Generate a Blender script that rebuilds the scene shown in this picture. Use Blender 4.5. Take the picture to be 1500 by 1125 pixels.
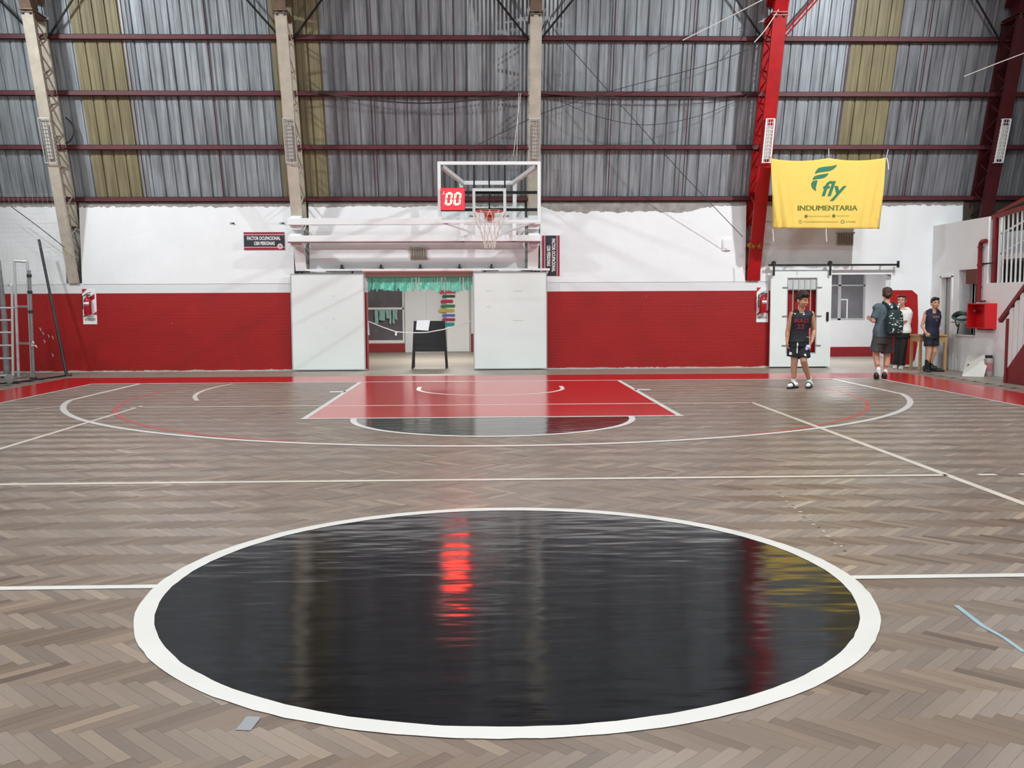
import bpy, bmesh, math, random
from mathutils import Vector, Matrix, noise
random.seed(7)
PI = math.pi
scene = bpy.context.scene
COL = scene.collection
for o in list(bpy.data.objects): bpy.data.objects.remove(o)

# ------------------------------------------------------------------ camera
F_PX, CAM_H, PITCH, YAW, ROLL, CAM_X, CAM_Y = 1412.94, 1.4904, 0.08437, 0.0293, -0.00461, -0.1188, -5.053
_R = Vector((math.cos(YAW), -math.sin(YAW), 0)); _F = Vector((math.sin(YAW), math.cos(YAW), 0)); _U = Vector((0, 0, 1))
_F2 = _F*math.cos(PITCH) - _U*math.sin(PITCH); _U2 = _U*math.cos(PITCH) + _F*math.sin(PITCH)
_R3 = _R*math.cos(ROLL) + _U2*math.sin(ROLL); _U3 = _U2*math.cos(ROLL) - _R*math.sin(ROLL)
cam_data = bpy.data.cameras.new('camera'); cam = bpy.data.objects.new('camera', cam_data); COL.objects.link(cam)
m3 = Matrix((_R3, _U3, -_F2)).transposed()
cam.matrix_world = Matrix.Translation((CAM_X, CAM_Y, CAM_H)) @ m3.to_4x4()
cam_data.sensor_width = 36.0; cam_data.lens = F_PX/1500*36.0; cam_data.clip_end = 200
scene.camera = cam

def P(px, py, axis, val):
    """photo pixel -> point on the plane axis=val (0 x, 1 y, 2 z)"""
    d = _F2 + _R3*((px-750)/F_PX) - _U3*((py-562.5)/F_PX)
    o = Vector((CAM_X, CAM_Y, CAM_H)); t = (val-o[axis])/d[axis]
    return o + d*t

# ------------------------------------------------------------------ world, lamps, exposure
w = bpy.data.worlds.new('world'); scene.world = w; w.use_nodes = True
w.node_tree.nodes['Background'].inputs[0].default_value = (0.75, 0.85, 1.0, 1)
w.node_tree.nodes['Background'].inputs[1].default_value = 0.25
vs = scene.view_settings
vs.view_transform = 'Standard'; vs.look = 'None'; vs.gamma = 1.0; vs.exposure = 0.0; vs.use_curve_mapping = False

def area(name, loc, target, sx, sy, power, col=(1, 1, 1), spread=180):
    l = bpy.data.lights.new(name, 'AREA'); l.shape = 'RECTANGLE'; l.size = sx; l.size_y = sy
    l.energy = power; l.color = col; l.spread = math.radians(spread)
    o = bpy.data.objects.new(name, l); COL.objects.link(o); o.location = loc
    d = Vector(target)-Vector(loc); o.rotation_euler = d.to_track_quat('-Z', 'Y').to_euler()
    return o
def spot(name, loc, target, power, angle, blend=0.5, size=0.18, col=(1, 1, 1)):
    l = bpy.data.lights.new(name, 'SPOT'); l.energy = power; l.spot_size = math.radians(angle); l.spot_blend = blend
    l.shadow_soft_size = size; l.color = col
    o = bpy.data.objects.new(name, l); COL.objects.link(o); o.location = loc
    d = Vector(target)-Vector(loc); o.rotation_euler = d.to_track_quat('-Z', 'Y').to_euler()
    return o
# floodlights on the side trusses, aimed into the hall
spot('floodlight_lamp', (9.75, 8.4, 8.3), (3.6, 16.2, 3.2), 3000, 100, 1.0, 0.12, (0.95, 0.98, 1.0))
spot('floodlight_lamp', (-11.0, 9.6, 8.2), (-3.5, 16.2, 3.6), 2500, 96, 1.0, 0.3, (0.95, 0.98, 1.0))
# unseen fill lights added under the ridge to brighten the hall
for lx in (-8, 0, 8):
    for ly in (6.5, -1.5, -9.0):
        area('overhead_fill_light', (lx, ly, 9.6), (lx, ly, 0), 1.2, 0.6, 380, (0.955, 0.99, 1.0))

# ------------------------------------------------------------------ materials
def lin(c):
    return tuple(((v/255)/12.92 if v/255 <= 0.04045 else ((v/255+0.055)/1.055)**2.4) for v in c)
MATS = {}
def mat(name, rgb, rough=0.6, metal=0.0, var=0.0, vscale=3.0, bump=0.0, bscale=20.0, stretch=(1, 1, 1), dark=None,
        dirt=0.0, coat=0.0, spec=0.5, trans=0.0):
    if name in MATS: return MATS[name]
    m = bpy.data.materials.new(name); m.use_nodes = True; nt = m.node_tree; N = nt.nodes; L = nt.links
    b = N['Principled BSDF']; c = lin(rgb)
    b.inputs['Base Color'].default_value = (*c, 1); b.inputs['Roughness'].default_value = rough
    b.inputs['Metallic'].default_value = metal; b.inputs['Specular IOR Level'].default_value = spec
    b.inputs['Coat Weight'].default_value = coat; b.inputs['Coat Roughness'].default_value = 0.1
    b.inputs['Transmission Weight'].default_value = trans
    tc = N.new('ShaderNodeNewGeometry'); mp = N.new('ShaderNodeMapping'); mp.inputs['Scale'].default_value = stretch
    L.new(tc.outputs['Position'], mp.inputs['Vector'])
    if var > 0:
        n = N.new('ShaderNodeTexNoise'); n.inputs['Scale'].default_value = vscale; n.inputs['Detail'].default_value = 6
        n.inputs['Roughness'].default_value = 0.6
        L.new(mp.outputs[0], n.inputs['Vector'])
        r = N.new('ShaderNodeValToRGB'); r.color_ramp.elements[0].position = 0.3; r.color_ramp.elements[1].position = 0.7
        dk = lin(dark) if dark else tuple(v*(1-var) for v in c)
        r.color_ramp.elements[0].color = (*dk, 1); r.color_ramp.elements[1].color = (*tuple(min(1, v*(1+var*0.35)) for v in c), 1)
        L.new(n.outputs['Fac'], r.inputs[0]); L.new(r.outputs[0], b.inputs['Base Color'])
    if bump > 0:
        n2 = N.new('ShaderNodeTexNoise'); n2.inputs['Scale'].default_value = bscale; n2.inputs['Detail'].default_value = 4
        L.new(mp.outputs[0], n2.inputs['Vector'])
        bp = N.new('ShaderNodeBump'); bp.inputs['Strength'].default_value = bump; bp.inputs['Distance'].default_value = 0.02
        L.new(n2.outputs['Fac'], bp.inputs['Height']); L.new(bp.outputs[0], b.inputs['Normal'])
    MATS[name] = m; return m
def emat(name, rgb, strength):
    m = bpy.data.materials.new(name); m.use_nodes = True; b = m.node_tree.nodes['Principled BSDF']
    b.inputs['Base Color'].default_value = (0.02, 0.02, 0.02, 1)
    b.inputs['Emission Color'].default_value = (*rgb, 1); b.inputs['Emission Strength'].default_value = strength
    return m
def glassmat(name, tint=(0.92, 0.96, 0.96), rough=0.02, fac=0.9):
    m = bpy.data.materials.new(name); m.use_nodes = True; nt = m.node_tree; N = nt.nodes; L = nt.links
    N.remove(N['Principled BSDF']); out = N['Material Output']
    tr = N.new('ShaderNodeBsdfTransparent'); tr.inputs[0].default_value = (*tint, 1)
    gl = N.new('ShaderNodeBsdfGlossy'); gl.inputs['Roughness'].default_value = rough
    fr = N.new('ShaderNodeFresnel'); fr.inputs[0].default_value = 1.5
    mx = N.new('ShaderNodeMixShader'); L.new(fr.outputs[0], mx.inputs[0]); L.new(tr.outputs[0], mx.inputs[1]); L.new(gl.outputs[0], mx.inputs[2])
    L.new(mx.outputs[0], out.inputs[0]); return m

M_white = mat('white_paint', (236, 238, 238), 0.55, var=0.04, vscale=2)
M_plaster = mat('white_plaster', (238, 242, 243), 0.75, var=0.05, vscale=1.3, bump=0.25, bscale=9)
M_beige = mat('beige_truss_paint', (192, 184, 168), 0.55, var=0.2, vscale=5, bump=0.1, bscale=30)
M_beige_d = mat('dusty_brown_steel', (120, 100, 84), 0.7, var=0.3, vscale=6)
M_redtruss = mat('red_truss_paint', (176, 12, 20), 0.42, var=0.25, vscale=4)
M_purlin = mat('maroon_purlin_paint', (86, 20, 30), 0.6, var=0.35, vscale=4)
M_black = mat('black_paint', (22, 22, 24), 0.5)
M_dark = mat('dark_steel', (52, 52, 54), 0.45, 0.3, var=0.2)
M_grey = mat('grey_steel', (150, 152, 152), 0.4, 0.5, var=0.2, vscale=9)
M_lightsteel = mat('light_grey_steel', (196, 200, 200), 0.4, 0.25, var=0.12, vscale=9)
M_concrete = mat('concrete', (150, 142, 130), 0.42, var=0.14, vscale=2.2, bump=0.06, bscale=14)
M_cement = mat('rough_cement', (138, 134, 128), 0.9, var=0.25, vscale=6, bump=0.5, bscale=25)
M_redpaint = mat('red_wall_paint', (172, 14, 18), 0.45, var=0.1, vscale=2)
M_maroon = mat('maroon_paint', (122, 14, 26), 0.45, var=0.12)
M_wood = mat('pine_wood', (196, 160, 112), 0.55, var=0.2, vscale=8, stretch=(1, 1, 6))
M_text = mat('white_print', (240, 240, 240), 0.6)
M_cord = mat('white_cord', (225, 222, 214), 0.8)
M_wire = mat('dark_wire', (60, 58, 58), 0.6)

# ------------------------------------------------------------------ mesh helpers
class MB:
    def __init__(s): s.v = []; s.f = []
    def add(s, vs, fs):
        n = len(s.v); s.v += [Vector(q) for q in vs]; s.f += [tuple(i+n for i in q) for q in fs]; return s
    def box(s, x0, x1, y0, y1, z0, z1):
        return s.add([(x0, y0, z0), (x1, y0, z0), (x1, y1, z0), (x0, y1, z0), (x0, y0, z1), (x1, y0, z1), (x1, y1, z1), (x0, y1, z1)],
                     [(0, 3, 2, 1), (4, 5, 6, 7), (0, 1, 5, 4), (1, 2, 6, 5), (2, 3, 7, 6), (3, 0, 4, 7)])
    def bar(s, a, b, wx, wy, up=(0, 0, 1)):
        """rectangular bar from a to b; wx = width across, wy = thickness along 'up'"""
        a, b = Vector(a), Vector(b); d = (b-a).normalized(); u = Vector(up)
        if abs(d.dot(u)) > 0.98: u = Vector((0, 1, 0))
        r = d.cross(u).normalized(); u = r.cross(d).normalized()
        vs = []
        for p in (a, b):
            for sx, sy in ((-1, -1), (1, -1), (1, 1), (-1, 1)): vs.append(p + r*sx*wx/2 + u*sy*wy/2)
        return s.add(vs, [(3, 2, 1, 0), (4, 5, 6, 7), (0, 1, 5, 4), (1, 2, 6, 5), (2, 3, 7, 6), (3, 0, 4, 7)])
    def tube(s, pts, r, n=8, caps=True, closed=False):
        pts = [Vector(p) for p in pts]; k = len(pts); rs = r if isinstance(r, (list, tuple)) else [r]*k
        ref = None; vs = []
        for i, p in enumerate(pts):
            if closed: d = pts[(i+1) % k]-pts[i-1]
            else: d = pts[min(i+1, k-1)]-pts[max(i-1, 0)]
            d.normalize()
            if ref is None:
                ref = Vector((0, 0, 1)) if abs(d.z) < 0.9 else Vector((1, 0, 0))
            a = d.cross(ref).normalized(); b = a.cross(d).normalized(); ref = b
            for j in range(n):
                t = 2*PI*j/n; vs.append(p + (a*math.cos(t)+b*math.sin(t))*rs[i])
        fs = []
        for i in range(k if closed else k-1):
            i2 = (i+1) % k
            for j in range(n):
                j2 = (j+1) % n; fs.append((i*n+j, i2*n+j, i2*n+j2, i*n+j2))
        if caps and not closed:
            fs.append(tuple(range(n))[::1]); fs.append(tuple(range((k-1)*n, k*n))[::-1])
        return s.add(vs, fs)
    def lathe(s, prof, c, n=20, axis='z'):
        vs = []; fs = []; c = Vector(c); k = len(prof)
        for (r, h) in prof:
            for j in range(n):
                t = 2*PI*j/n
                q = Vector((r*math.cos(t), r*math.sin(t), h)) if axis == 'z' else Vector((r*math.cos(t), h, r*math.sin(t)))
                vs.append(c+q)
        for i in range(k-1):
            for j in range(n):
                j2 = (j+1) % n; fs.append((i*n+j, i*n+j2, (i+1)*n+j2, (i+1)*n+j))
        fs.append(tuple(range(n))[::-1]); fs.append(tuple(range((k-1)*n, k*n)))
        return s.add(vs, fs)
    def poly(s, pts, n, t):
        """flat polygon extruded by thickness t along n"""
        pts = [Vector(p) for p in pts]; n = Vector(n)*t; k = len(pts)
        return s.add(pts+[p+n for p in pts], [tuple(range(k)), tuple(range(k, 2*k))[::-1]]+[(i, i+k, (i+1) % k+k, (i+1) % k) for i in range(k)])
    def ellipsoid(s, c, r, n=12, m=8, rot=None):
        c = Vector(c); vs = []; fs = []
        for i in range(m+1):
            ph = PI*i/m
            for j in range(n):
                t = 2*PI*j/n; q = Vector((r[0]*math.sin(ph)*math.cos(t), r[1]*math.sin(ph)*math.sin(t), r[2]*math.cos(ph)))
                if rot is not None: q = rot @ q
                vs.append(c+q)
        for i in range(m):
            for j in range(n):
                j2 = (j+1) % n; fs.append((i*n+j, (i+1)*n+j, (i+1)*n+j2, i*n+j2))
        return s.add(vs, fs)
    def loft(s, rings, n=16):
        """rings: (centre, rx, ry) stacked roughly along z, closed with caps"""
        vs = []; fs = []; k = len(rings)
        for (c, rx, ry) in rings:
            for j in range(n):
                t = 2*PI*j/n; vs.append(Vector(c)+Vector((rx*math.cos(t), ry*math.sin(t), 0)))
        for i in range(k-1):
            for j in range(n):
                j2 = (j+1) % n; fs.append((i*n+j, i*n+j2, (i+1)*n+j2, (i+1)*n+j))
        fs.append(tuple(range(n))[::-1]); fs.append(tuple(range((k-1)*n, k*n)))
        return s.add(vs, fs)
    def build(s, name, m, parent=None, smooth=False, bevel=0.0, fix=True):
        me = bpy.data.meshes.new(name)
        off = parent.matrix_basis.translation.copy() if parent and not parent.parent else (wloc(parent) if parent else Vector((0, 0, 0)))
        me.from_pydata([v-off for v in s.v], [], s.f)
        if fix:
            bm = bmesh.new(); bm.from_mesh(me)
            bmesh.ops.remove_doubles(bm, verts=bm.verts, dist=1e-6)
            bmesh.ops.recalc_face_normals(bm, faces=bm.faces)
            if bevel > 0:
                bmesh.ops.bevel(bm, geom=[e for e in bm.edges if e.is_manifold and e.calc_face_angle(0) > 0.6], offset=bevel, segments=2, affect='EDGES', clamp_overlap=True)
            bm.to_mesh(me); bm.free()
        if m is not None: me.materials.append(m)
        if smooth:
            for p in me.polygons: p.use_smooth = True
            try: me.set_sharp_from_angle(angle=math.radians(40))
            except Exception: pass
        o = bpy.data.objects.new(name, me); COL.objects.link(o)
        if parent: o.parent = parent
        return o
def wloc(o):
    l = Vector((0, 0, 0))
    while o: l += o.location; o = o.parent
    return l
def tag(o, label, cat, group=None):
    o['label'] = label; o['category'] = cat
    if group: o['group'] = group
    return o
def thing(name, label, cat, loc, group=None):
    o = bpy.data.objects.new(name, None); COL.objects.link(o); o.location = loc; o.empty_display_size = 0.1
    return tag(o, label, cat, group)
def struct(o, label=None, cat=None):
    o['kind'] = 'structure'
    if label: o['label'] = label
    if cat: o['category'] = cat
    return o
def sroot(name, label, cat, loc=(0, 0, 0)):
    o = bpy.data.objects.new(name, None); COL.objects.link(o); o.location = loc; return struct(o, label, cat)
def text_mesh(name, body, size, m, parent, origin, ux, uz, bold=0.0, shear=0.0, align='CENTER', ext=0.002, sx=1.0, warp=None, strokes=(0,)):
    """lettering laid on the plane spanned by ux (reading direction) and uz (up) at origin (world)"""
    c = bpy.data.curves.new('lettering', 'FONT'); c.body = body; c.size = size; c.align_x = align; c.align_y = 'CENTER'
    c.offset = bold; c.shear = shear; c.extrude = 0.0; c.resolution_u = 3
    o = bpy.data.objects.new('lettering', c); COL.objects.link(o)
    dg = bpy.context.evaluated_depsgraph_get(); me0 = o.evaluated_get(dg).to_mesh()
    vs = [v.co.copy() for v in me0.vertices]; fs = [tuple(p.vertices) for p in me0.polygons]
    o.evaluated_get(dg).to_mesh_clear(); bpy.data.objects.remove(o); bpy.data.curves.remove(c)
    ux, uz = Vector(ux), Vector(uz); nn = ux.cross(uz)
    b = MB()
    for k_, dx in enumerate(strokes): b.add([Vector(origin)+ux*(v.x*sx+dx)+uz*v.y+nn*(ext+.0004*k_) for v in vs], fs)
    if warp: b.v = [warp(v) for v in b.v]
    return b.build(name, m, parent, fix=False)

# ================================================================== SETTING
WY = 16.45            # inner face of the end masonry
BASE = 13.24          # basketball end line
HW = 7.47             # half court width
TR_X = [-9.06, -4.10, 0.98, 5.90, 10.90]
SL = -0.3056          # lean of trusses and cladding, dY/dz
def inner_y(z): return 16.40 + (z-1.94)*(-0.311)
def clad_y(z): return 16.55 + (z-3.6)*SL

# ------------------------------------------------------------------ floor
def wood_material():
    m = bpy.data.materials.new('parquet_wood'); m.use_nodes = True; nt = m.node_tree; N = nt.nodes; L = nt.links
    b = N['Principled BSDF']
    at = N.new('ShaderNodeAttribute'); at.attribute_name = 'tone'
    uv = N.new('ShaderNodeUVMap'); uv.uv_map = 'grain'
    mp = N.new('ShaderNodeMapping'); mp.inputs['Scale'].default_value = (6, 90, 1); L.new(uv.outputs[0], mp.inputs[0])
    n = N.new('ShaderNodeTexNoise'); n.inputs['Scale'].default_value = 1.0; n.inputs['Detail'].default_value = 4; L.new(mp.outputs[0], n.inputs[0])
    r = N.new('ShaderNodeValToRGB'); e = r.color_ramp.elements
    e[0].position = 0.0; e[0].color = (*lin((94, 75, 62)), 1); e[1].position = 1.0; e[1].color = (*lin((172, 149, 126)), 1)
    e2 = r.color_ramp.elements.new(0.5); e2.color = (*lin((131, 111, 95)), 1)
    ad = N.new('ShaderNodeMath'); ad.operation = 'MULTIPLY_ADD'; ad.inputs[1].default_value = 0.28
    sb = N.new('ShaderNodeMath'); sb.operation = 'SUBTRACT'; sb.inputs[1].default_value = 0.14; sb.use_clamp = True
    L.new(n.outputs['Fac'], ad.inputs[0]); L.new(at.outputs['Fac'], ad.inputs[2]); L.new(ad.outputs[0], sb.inputs[0]); L.new(sb.outputs[0], r.inputs[0])
    # worn, dusty patches
    g = N.new('ShaderNodeNewGeometry'); n2 = N.new('ShaderNodeTexNoise'); n2.inputs['Scale'].default_value = 0.55; n2.inputs['Detail'].default_value = 5
    L.new(g.outputs['Position'], n2.inputs[0])
    mr = N.new('ShaderNodeMapRange'); mr.inputs[1].default_value = 0.4; mr.inputs[2].default_value = 0.7; mr.inputs[4].default_value = 0.32
    L.new(n2.outputs['Fac'], mr.inputs[0])
    mx = N.new('ShaderNodeMix'); mx.data_type = 'RGBA'; L.new(mr.outputs[0], mx.inputs[0]); L.new(r.outputs[0], mx.inputs[6])
    mx.inputs[7].default_value = (*lin((142, 136, 131)), 1); L.new(mx.outputs[2], b.inputs['Base Color'])
    mr2 = N.new('ShaderNodeMapRange'); mr2.inputs[3].default_value = 0.26; mr2.inputs[4].default_value = 0.42; L.new(n2.outputs['Fac'], mr2.inputs[0])
    L.new(mr2.outputs[0], b.inputs['Roughness'])
    b.inputs['Anisotropic'].default_value = 0.3
    tg = N.new('ShaderNodeTangent'); tg.direction_type = 'UV_MAP'; tg.uv_map = 'grain'; L.new(tg.outputs[0], b.inputs['Tangent'])
    b.inputs['Specular IOR Level'].default_value = 0.5
    # chatoyant sheen of the grain
    gl = N.new('ShaderNodeBsdfAnisotropic'); gl.inputs['Color'].default_value = (0.64, 0.62, 0.60, 1); gl.inputs['Roughness'].default_value = 0.72
    gl.inputs['Anisotropy'].default_value = 0.75; gl.inputs['Rotation'].default_value = SHEEN_ROT; L.new(tg.outputs[0], gl.inputs['Tangent'])
    mxs = N.new('ShaderNodeMixShader'); mxs.inputs[0].default_value = 0.135; L.new(b.outputs[0], mxs.inputs[1]); L.new(gl.outputs[0], mxs.inputs[2])
    L.new(mxs.outputs[0], N['Material Output'].inputs[0])
    return m
SHEEN_ROT = 0.25
M_parquet = wood_material()
M_joint = mat('dark_parquet_joint', (70, 58, 50), 0.8)

floor = struct(MB().box(-9.1, 9.0, -9.5, 14.78, -0.05, -0.0125).build('floor', M_joint), 'worn herringbone parquet gym floor with painted court lines', 'floor')
BL, BW = 0.312, 0.052
NB = 6
def block_geo(cx, cy, ang, tone, u0):
    hl, hw = BL/2-0.0004, BW/2-0.0004; c, s = math.cos(ang), math.sin(ang)
    t1, t2, dz = random.uniform(-.0006, .0006), random.uniform(-.0002, .0002), random.uniform(-.0003, 0)
    vs = []
    for (a, b) in ((-hl, -hw), (hl, -hw), (hl, hw), (-hl, hw)):
        vs.append((cx+a*c-b*s, cy+a*s+b*c, -0.0012+dz+t1*a/hl*0.5+t2*b/hw))
    for (a, b) in ((-hl, -hw), (hl, -hw), (hl, hw), (-hl, hw)):
        vs.append((cx+a*c-b*s, cy+a*s+b*c, -0.0122))
    uvs = [(u0+a, u0*3.7+b) for (a, b) in ((-hl, -hw), (hl, -hw), (hl, hw), (-hl, hw))]
    return vs, uvs
FACES = [(0, 1, 2, 3), (0, 4, 5, 1), (1, 5, 6, 2), (2, 6, 7, 3), (3, 7, 4, 0)]
def mesh_blocks(name, blocks):
    V = []; Fc = []; UV = []; T = []
    for (cx, cy, ang, tone, u0) in blocks:
        n = len(V); vs, uvs = block_geo(cx, cy, ang, tone, u0); V += vs
        for f in FACES:
            Fc.append(tuple(i+n for i in f)); UV += [uvs[i % 4] for i in f]
        T += [tone]*8
    me = bpy.data.meshes.new(name); me.from_pydata(V, [], Fc)
    ul = me.uv_layers.new(name='grain'); ul.data.foreach_set('uv', [c for q in UV for c in q])
    a = me.attributes.new('tone', 'FLOAT', 'POINT'); a.data.foreach_set('value', T)
    me.materials.append(M_parquet); return me
blocks = []
R45 = (math.cos(-PI/4), math.sin(-PI/4))
def place(u, v): return (u*R45[0]-v*R45[1], u*R45[1]+v*R45[0])
def in_view(x, y):
    if y < -4.6 or y > 14.75 or abs(x) > 8.95: return False
    dx, dy = x-CAM_X, y-CAM_Y
    return abs(dx - dy*math.tan(YAW)) < dy*0.66+2.2
G = int(40/BW)
for yy in range(-G, G):
    for mth in range(-40, 40):
        xx = yy+2*NB*mth
        u, v = (xx+NB/2)*BW, (yy+0.5)*BW
        if abs(u-v) < 45 and abs(u) < 30:
            X, Y = place(u, v)
            if in_view(X, Y): blocks.append((X, Y, -PI/4))
    for mth in range(-40, 40):
        xx = yy; y0 = xx-2*NB+1+2*NB*mth
        u, v = (xx+0.5)*BW, (y0+NB/2)*BW
        if abs(v) < 30:
            X, Y = place(u, v)
            if in_view(X, Y): blocks.append((X, Y, PI/4))
rb = random.Random(3)
blk = []
for (X, Y, a) in blocks:
    t = min(1, max(0, rb.gauss(0.45, 0.15)))
    blk.append((X, Y, a, t, rb.uniform(0, 50)))
def vis_key(b):
    dy = b[1]-CAM_Y; dx = b[0]-CAM_X - dy*math.tan(YAW)
    on_circle = b[0]**2+b[1]**2 < 1.75**2
    out = dy < 1.98 or abs(dx) > dy*0.53
    return (out or on_circle, dy)
blk.sort(key=vis_key)
near, rest = blk[:300], blk[300:]
VAR = {}
for k in range(10):
    VAR[k] = mesh_blocks('parquet_block', [(0, 0, 0, min(1, max(0, 0.06+k*0.09)), k*3.1)])
for (X, Y, a, t, u0) in near:
    o = bpy.data.objects.new('parquet_block', VAR[min(9, int(t*10))]); COL.objects.link(o); o.location = (X, Y, 0); o.rotation_euler = (0, 0, a); o.parent = floor
o = bpy.data.objects.new('parquet_blocks', mesh_blocks('parquet_blocks', rest)); COL.objects.link(o); o.parent = floor; o['kind'] = 'stuff'

# painted markings
def paint_material(name, rgb, rough, bump, var=0.06, chips=0.0):
    m = bpy.data.materials.new(name); m.use_nodes = True; nt = m.node_tree; N = nt.nodes; L = nt.links; b = N['Principled BSDF']
    c = lin(rgb); g = N.new('ShaderNodeNewGeometry')
    n = N.new('ShaderNodeTexNoise'); n.inputs['Scale'].default_value = 2.5; n.inputs['Detail'].default_value = 6; L.new(g.outputs['Position'], n.inputs[0])
    r = N.new('ShaderNodeValToRGB'); r.color_ramp.elements[0].position = 0.3; r.color_ramp.elements[1].position = 0.75
    r.color_ramp.elements[0].color = (*tuple(v*(1-var) for v in c), 1); r.color_ramp.elements[1].color = (*tuple(min(1, v*(1+var)) for v in c), 1)
    L.new(n.outputs['Fac'], r.inputs[0]); L.new(r.outputs[0], b.inputs['Base Color'])
    b.inputs['Roughness'].default_value = rough
    # the parquet telegraphs through the paint: long shallow waves along the block rows plus block edges
    mp = N.new('ShaderNodeMapping'); mp.inputs['Scale'].default_value = (2.4, 6.0, 1); L.new(g.outputs['Position'], mp.inputs[0])
    n1 = N.new('ShaderNodeTexNoise'); n1.inputs['Scale'].default_value = 1.0; n1.inputs['Detail'].default_value = 1.2; L.new(mp.outputs[0], n1.inputs[0])
    bp = N.new('ShaderNodeBump'); bp.inputs['Strength'].default_value = bump; bp.inputs['Distance'].default_value = 0.01
    L.new(n1.outputs['Fac'], bp.inputs['Height'])
    mp2 = N.new('ShaderNodeMapping'); mp2.inputs['Rotation'].default_value = (0, 0, PI/4); mp2.inputs['Scale'].default_value = (3, 14, 1); L.new(g.outputs['Position'], mp2.inputs[0])
    n3 = N.new('ShaderNodeTexNoise'); n3.inputs['Scale'].default_value = 1.0; n3.inputs['Detail'].default_value = 2; L.new(mp2.outputs[0], n3.inputs[0])
    bp2 = N.new('ShaderNodeBump'); bp2.inputs['Strength'].default_value = bump*0.7; bp2.inputs['Distance'].default_value = 0.004
    L.new(n3.outputs['Fac'], bp2.inputs['Height']); L.new(bp.outputs[0], bp2.inputs['Normal']); L.new(bp2.outputs[0], b.inputs['Normal'])
    return m
P_white = paint_material('white_line_paint', (222, 220, 215), 0.35, 0.12, 0.05)
P_thin = paint_material('cream_line_paint', (216, 205, 192), 0.4, 0.12, 0.1)
P_black = paint_material('black_floor_paint', (15, 17, 19), 0.11, 0.5, 0.2)
P_red = paint_material('red_floor_paint', (196, 26, 30), 0.17, 0.22, 0.08)
P_redline = paint_material('faded_red_line_paint', (186, 84, 80), 0.4, 0.1, 0.1)
P_band = paint_material('red_border_paint', (192, 22, 26), 0.2, 0.2, 0.1)
P_chalk = paint_material('pale_blue_chalk', (146, 170, 178), 0.8, 0.1, 0.2)

def flat(name, pts, z, m):
    n = len(pts); me = bpy.data.meshes.new(name); me.from_pydata([(p[0], p[1], z) for p in pts]+[(p[0], p[1], z-0.0006) for p in pts], [],
        [tuple(range(n))]+[(i, i+n, (i+1) % n+n, (i+1) % n) for i in range(n)])
    bm = bmesh.new(); bm.from_mesh(me); bmesh.ops.recalc_face_normals(bm, faces=bm.faces)
    if sum(f.normal.z for f in bm.faces if len(f.verts) == n) < 0: bmesh.ops.reverse_faces(bm, faces=bm.faces)
    bm.to_mesh(me); bm.free(); me.materials.append(m)
    o = bpy.data.objects.new(name, me); COL.objects.link(o); o.parent = floor; return o
def strip(name, pts, wd, z, m, closed=False, jitter=0.0):
    pts = [Vector((p[0], p[1], 0)) for p in pts]; n = len(pts); V = []
    for i, p in enumerate(pts):
        if closed: d = pts[(i+1) % n]-pts[i-1]
        else: d = pts[min(i+1, n-1)]-pts[max(i-1, 0)]
        d.normalize(); q = Vector((-d.y, d.x, 0))*(wd/2)
        j1 = random.uniform(-jitter, jitter); j2 = random.uniform(-jitter, jitter); qn = q.normalized()
        V += [p+q+qn*j1, p-q+qn*j2]
    fs = []
    for i in range(n if closed else n-1):
        j = (i+1) % n; fs.append((2*i, 2*i+1, 2*j+1, 2*j))
    me = bpy.data.meshes.new(name); me.from_pydata([(v.x, v.y, z) for v in V], [], fs)
    bm = bmesh.new(); bm.from_mesh(me)
    bmesh.ops.recalc_face_normals(bm, faces=bm.faces)
    if sum(f.normal.z for f in bm.faces) < 0: bmesh.ops.reverse_faces(bm, faces=bm.faces)
    bm.to_mesh(me); bm.free(); me.materials.append(m)
    o = bpy.data.objects.new(name, me); COL.objects.link(o); o.parent = floor; return o
def arc(cx, cy, r, a0, a1, n): return [(cx+r*math.cos(a0+(a1-a0)*i/n), cy+r*math.sin(a0+(a1-a0)*i/n)) for i in range(n+1)]
Z1, Z2, Z3, Z4 = 0.0006, 0.0012, 0.0018, 0.0024
# red border
flat('red_border', [(-8.55, BASE+0.03), (8.55, BASE+0.03), (8.55, 14.72), (-8.55, 14.72)], Z1, P_band)
flat('red_border', [(-8.55, -9.4), (-HW, -9.4), (-HW, BASE+0.03), (-8.55, BASE+0.03)], Z1, P_band)
flat('red_border', [(HW, -9.4), (8.55, -9.4), (8.55, BASE+0.03), (HW, BASE+0.03)], Z1, P_band)
FT = BASE-5.8
flat('key_paint', [(-2.45, FT), (2.45, FT), (2.45, BASE), (-2.45, BASE)], Z1, P_red)
flat('free_throw_half_circle_paint', arc(0, FT, 1.80, PI, 2*PI, 48), Z1, P_black)
flat('centre_circle_paint', arc(0, 0, 1.80, 0, 2*PI*127/128, 127), Z1, P_black)
strip('centre_circle_line', arc(0, 0, 1.8195, 0, 2*PI*159/160, 159), 0.092, Z4, P_white, True, 0.003)
for s in (-1, 1): strip('centre_line', [(s*1.84, 0), (s*3.5, 0), (s*5.5, 0), (s*(HW), 0)], 0.062, Z3, P_white, jitter=0.002)
strip('end_line', [(-HW, BASE), (-3, BASE), (3, BASE), (HW, BASE)], 0.08, Z3, P_white)
for s in (-1, 1): strip('side_line', [(s*HW, -9.4), (s*HW, 0), (s*HW, BASE)], 0.05, Z3, P_white)
strip('free_throw_line', [(-2.50, FT), (2.50, FT)], 0.08, Z4, P_white)
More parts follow.
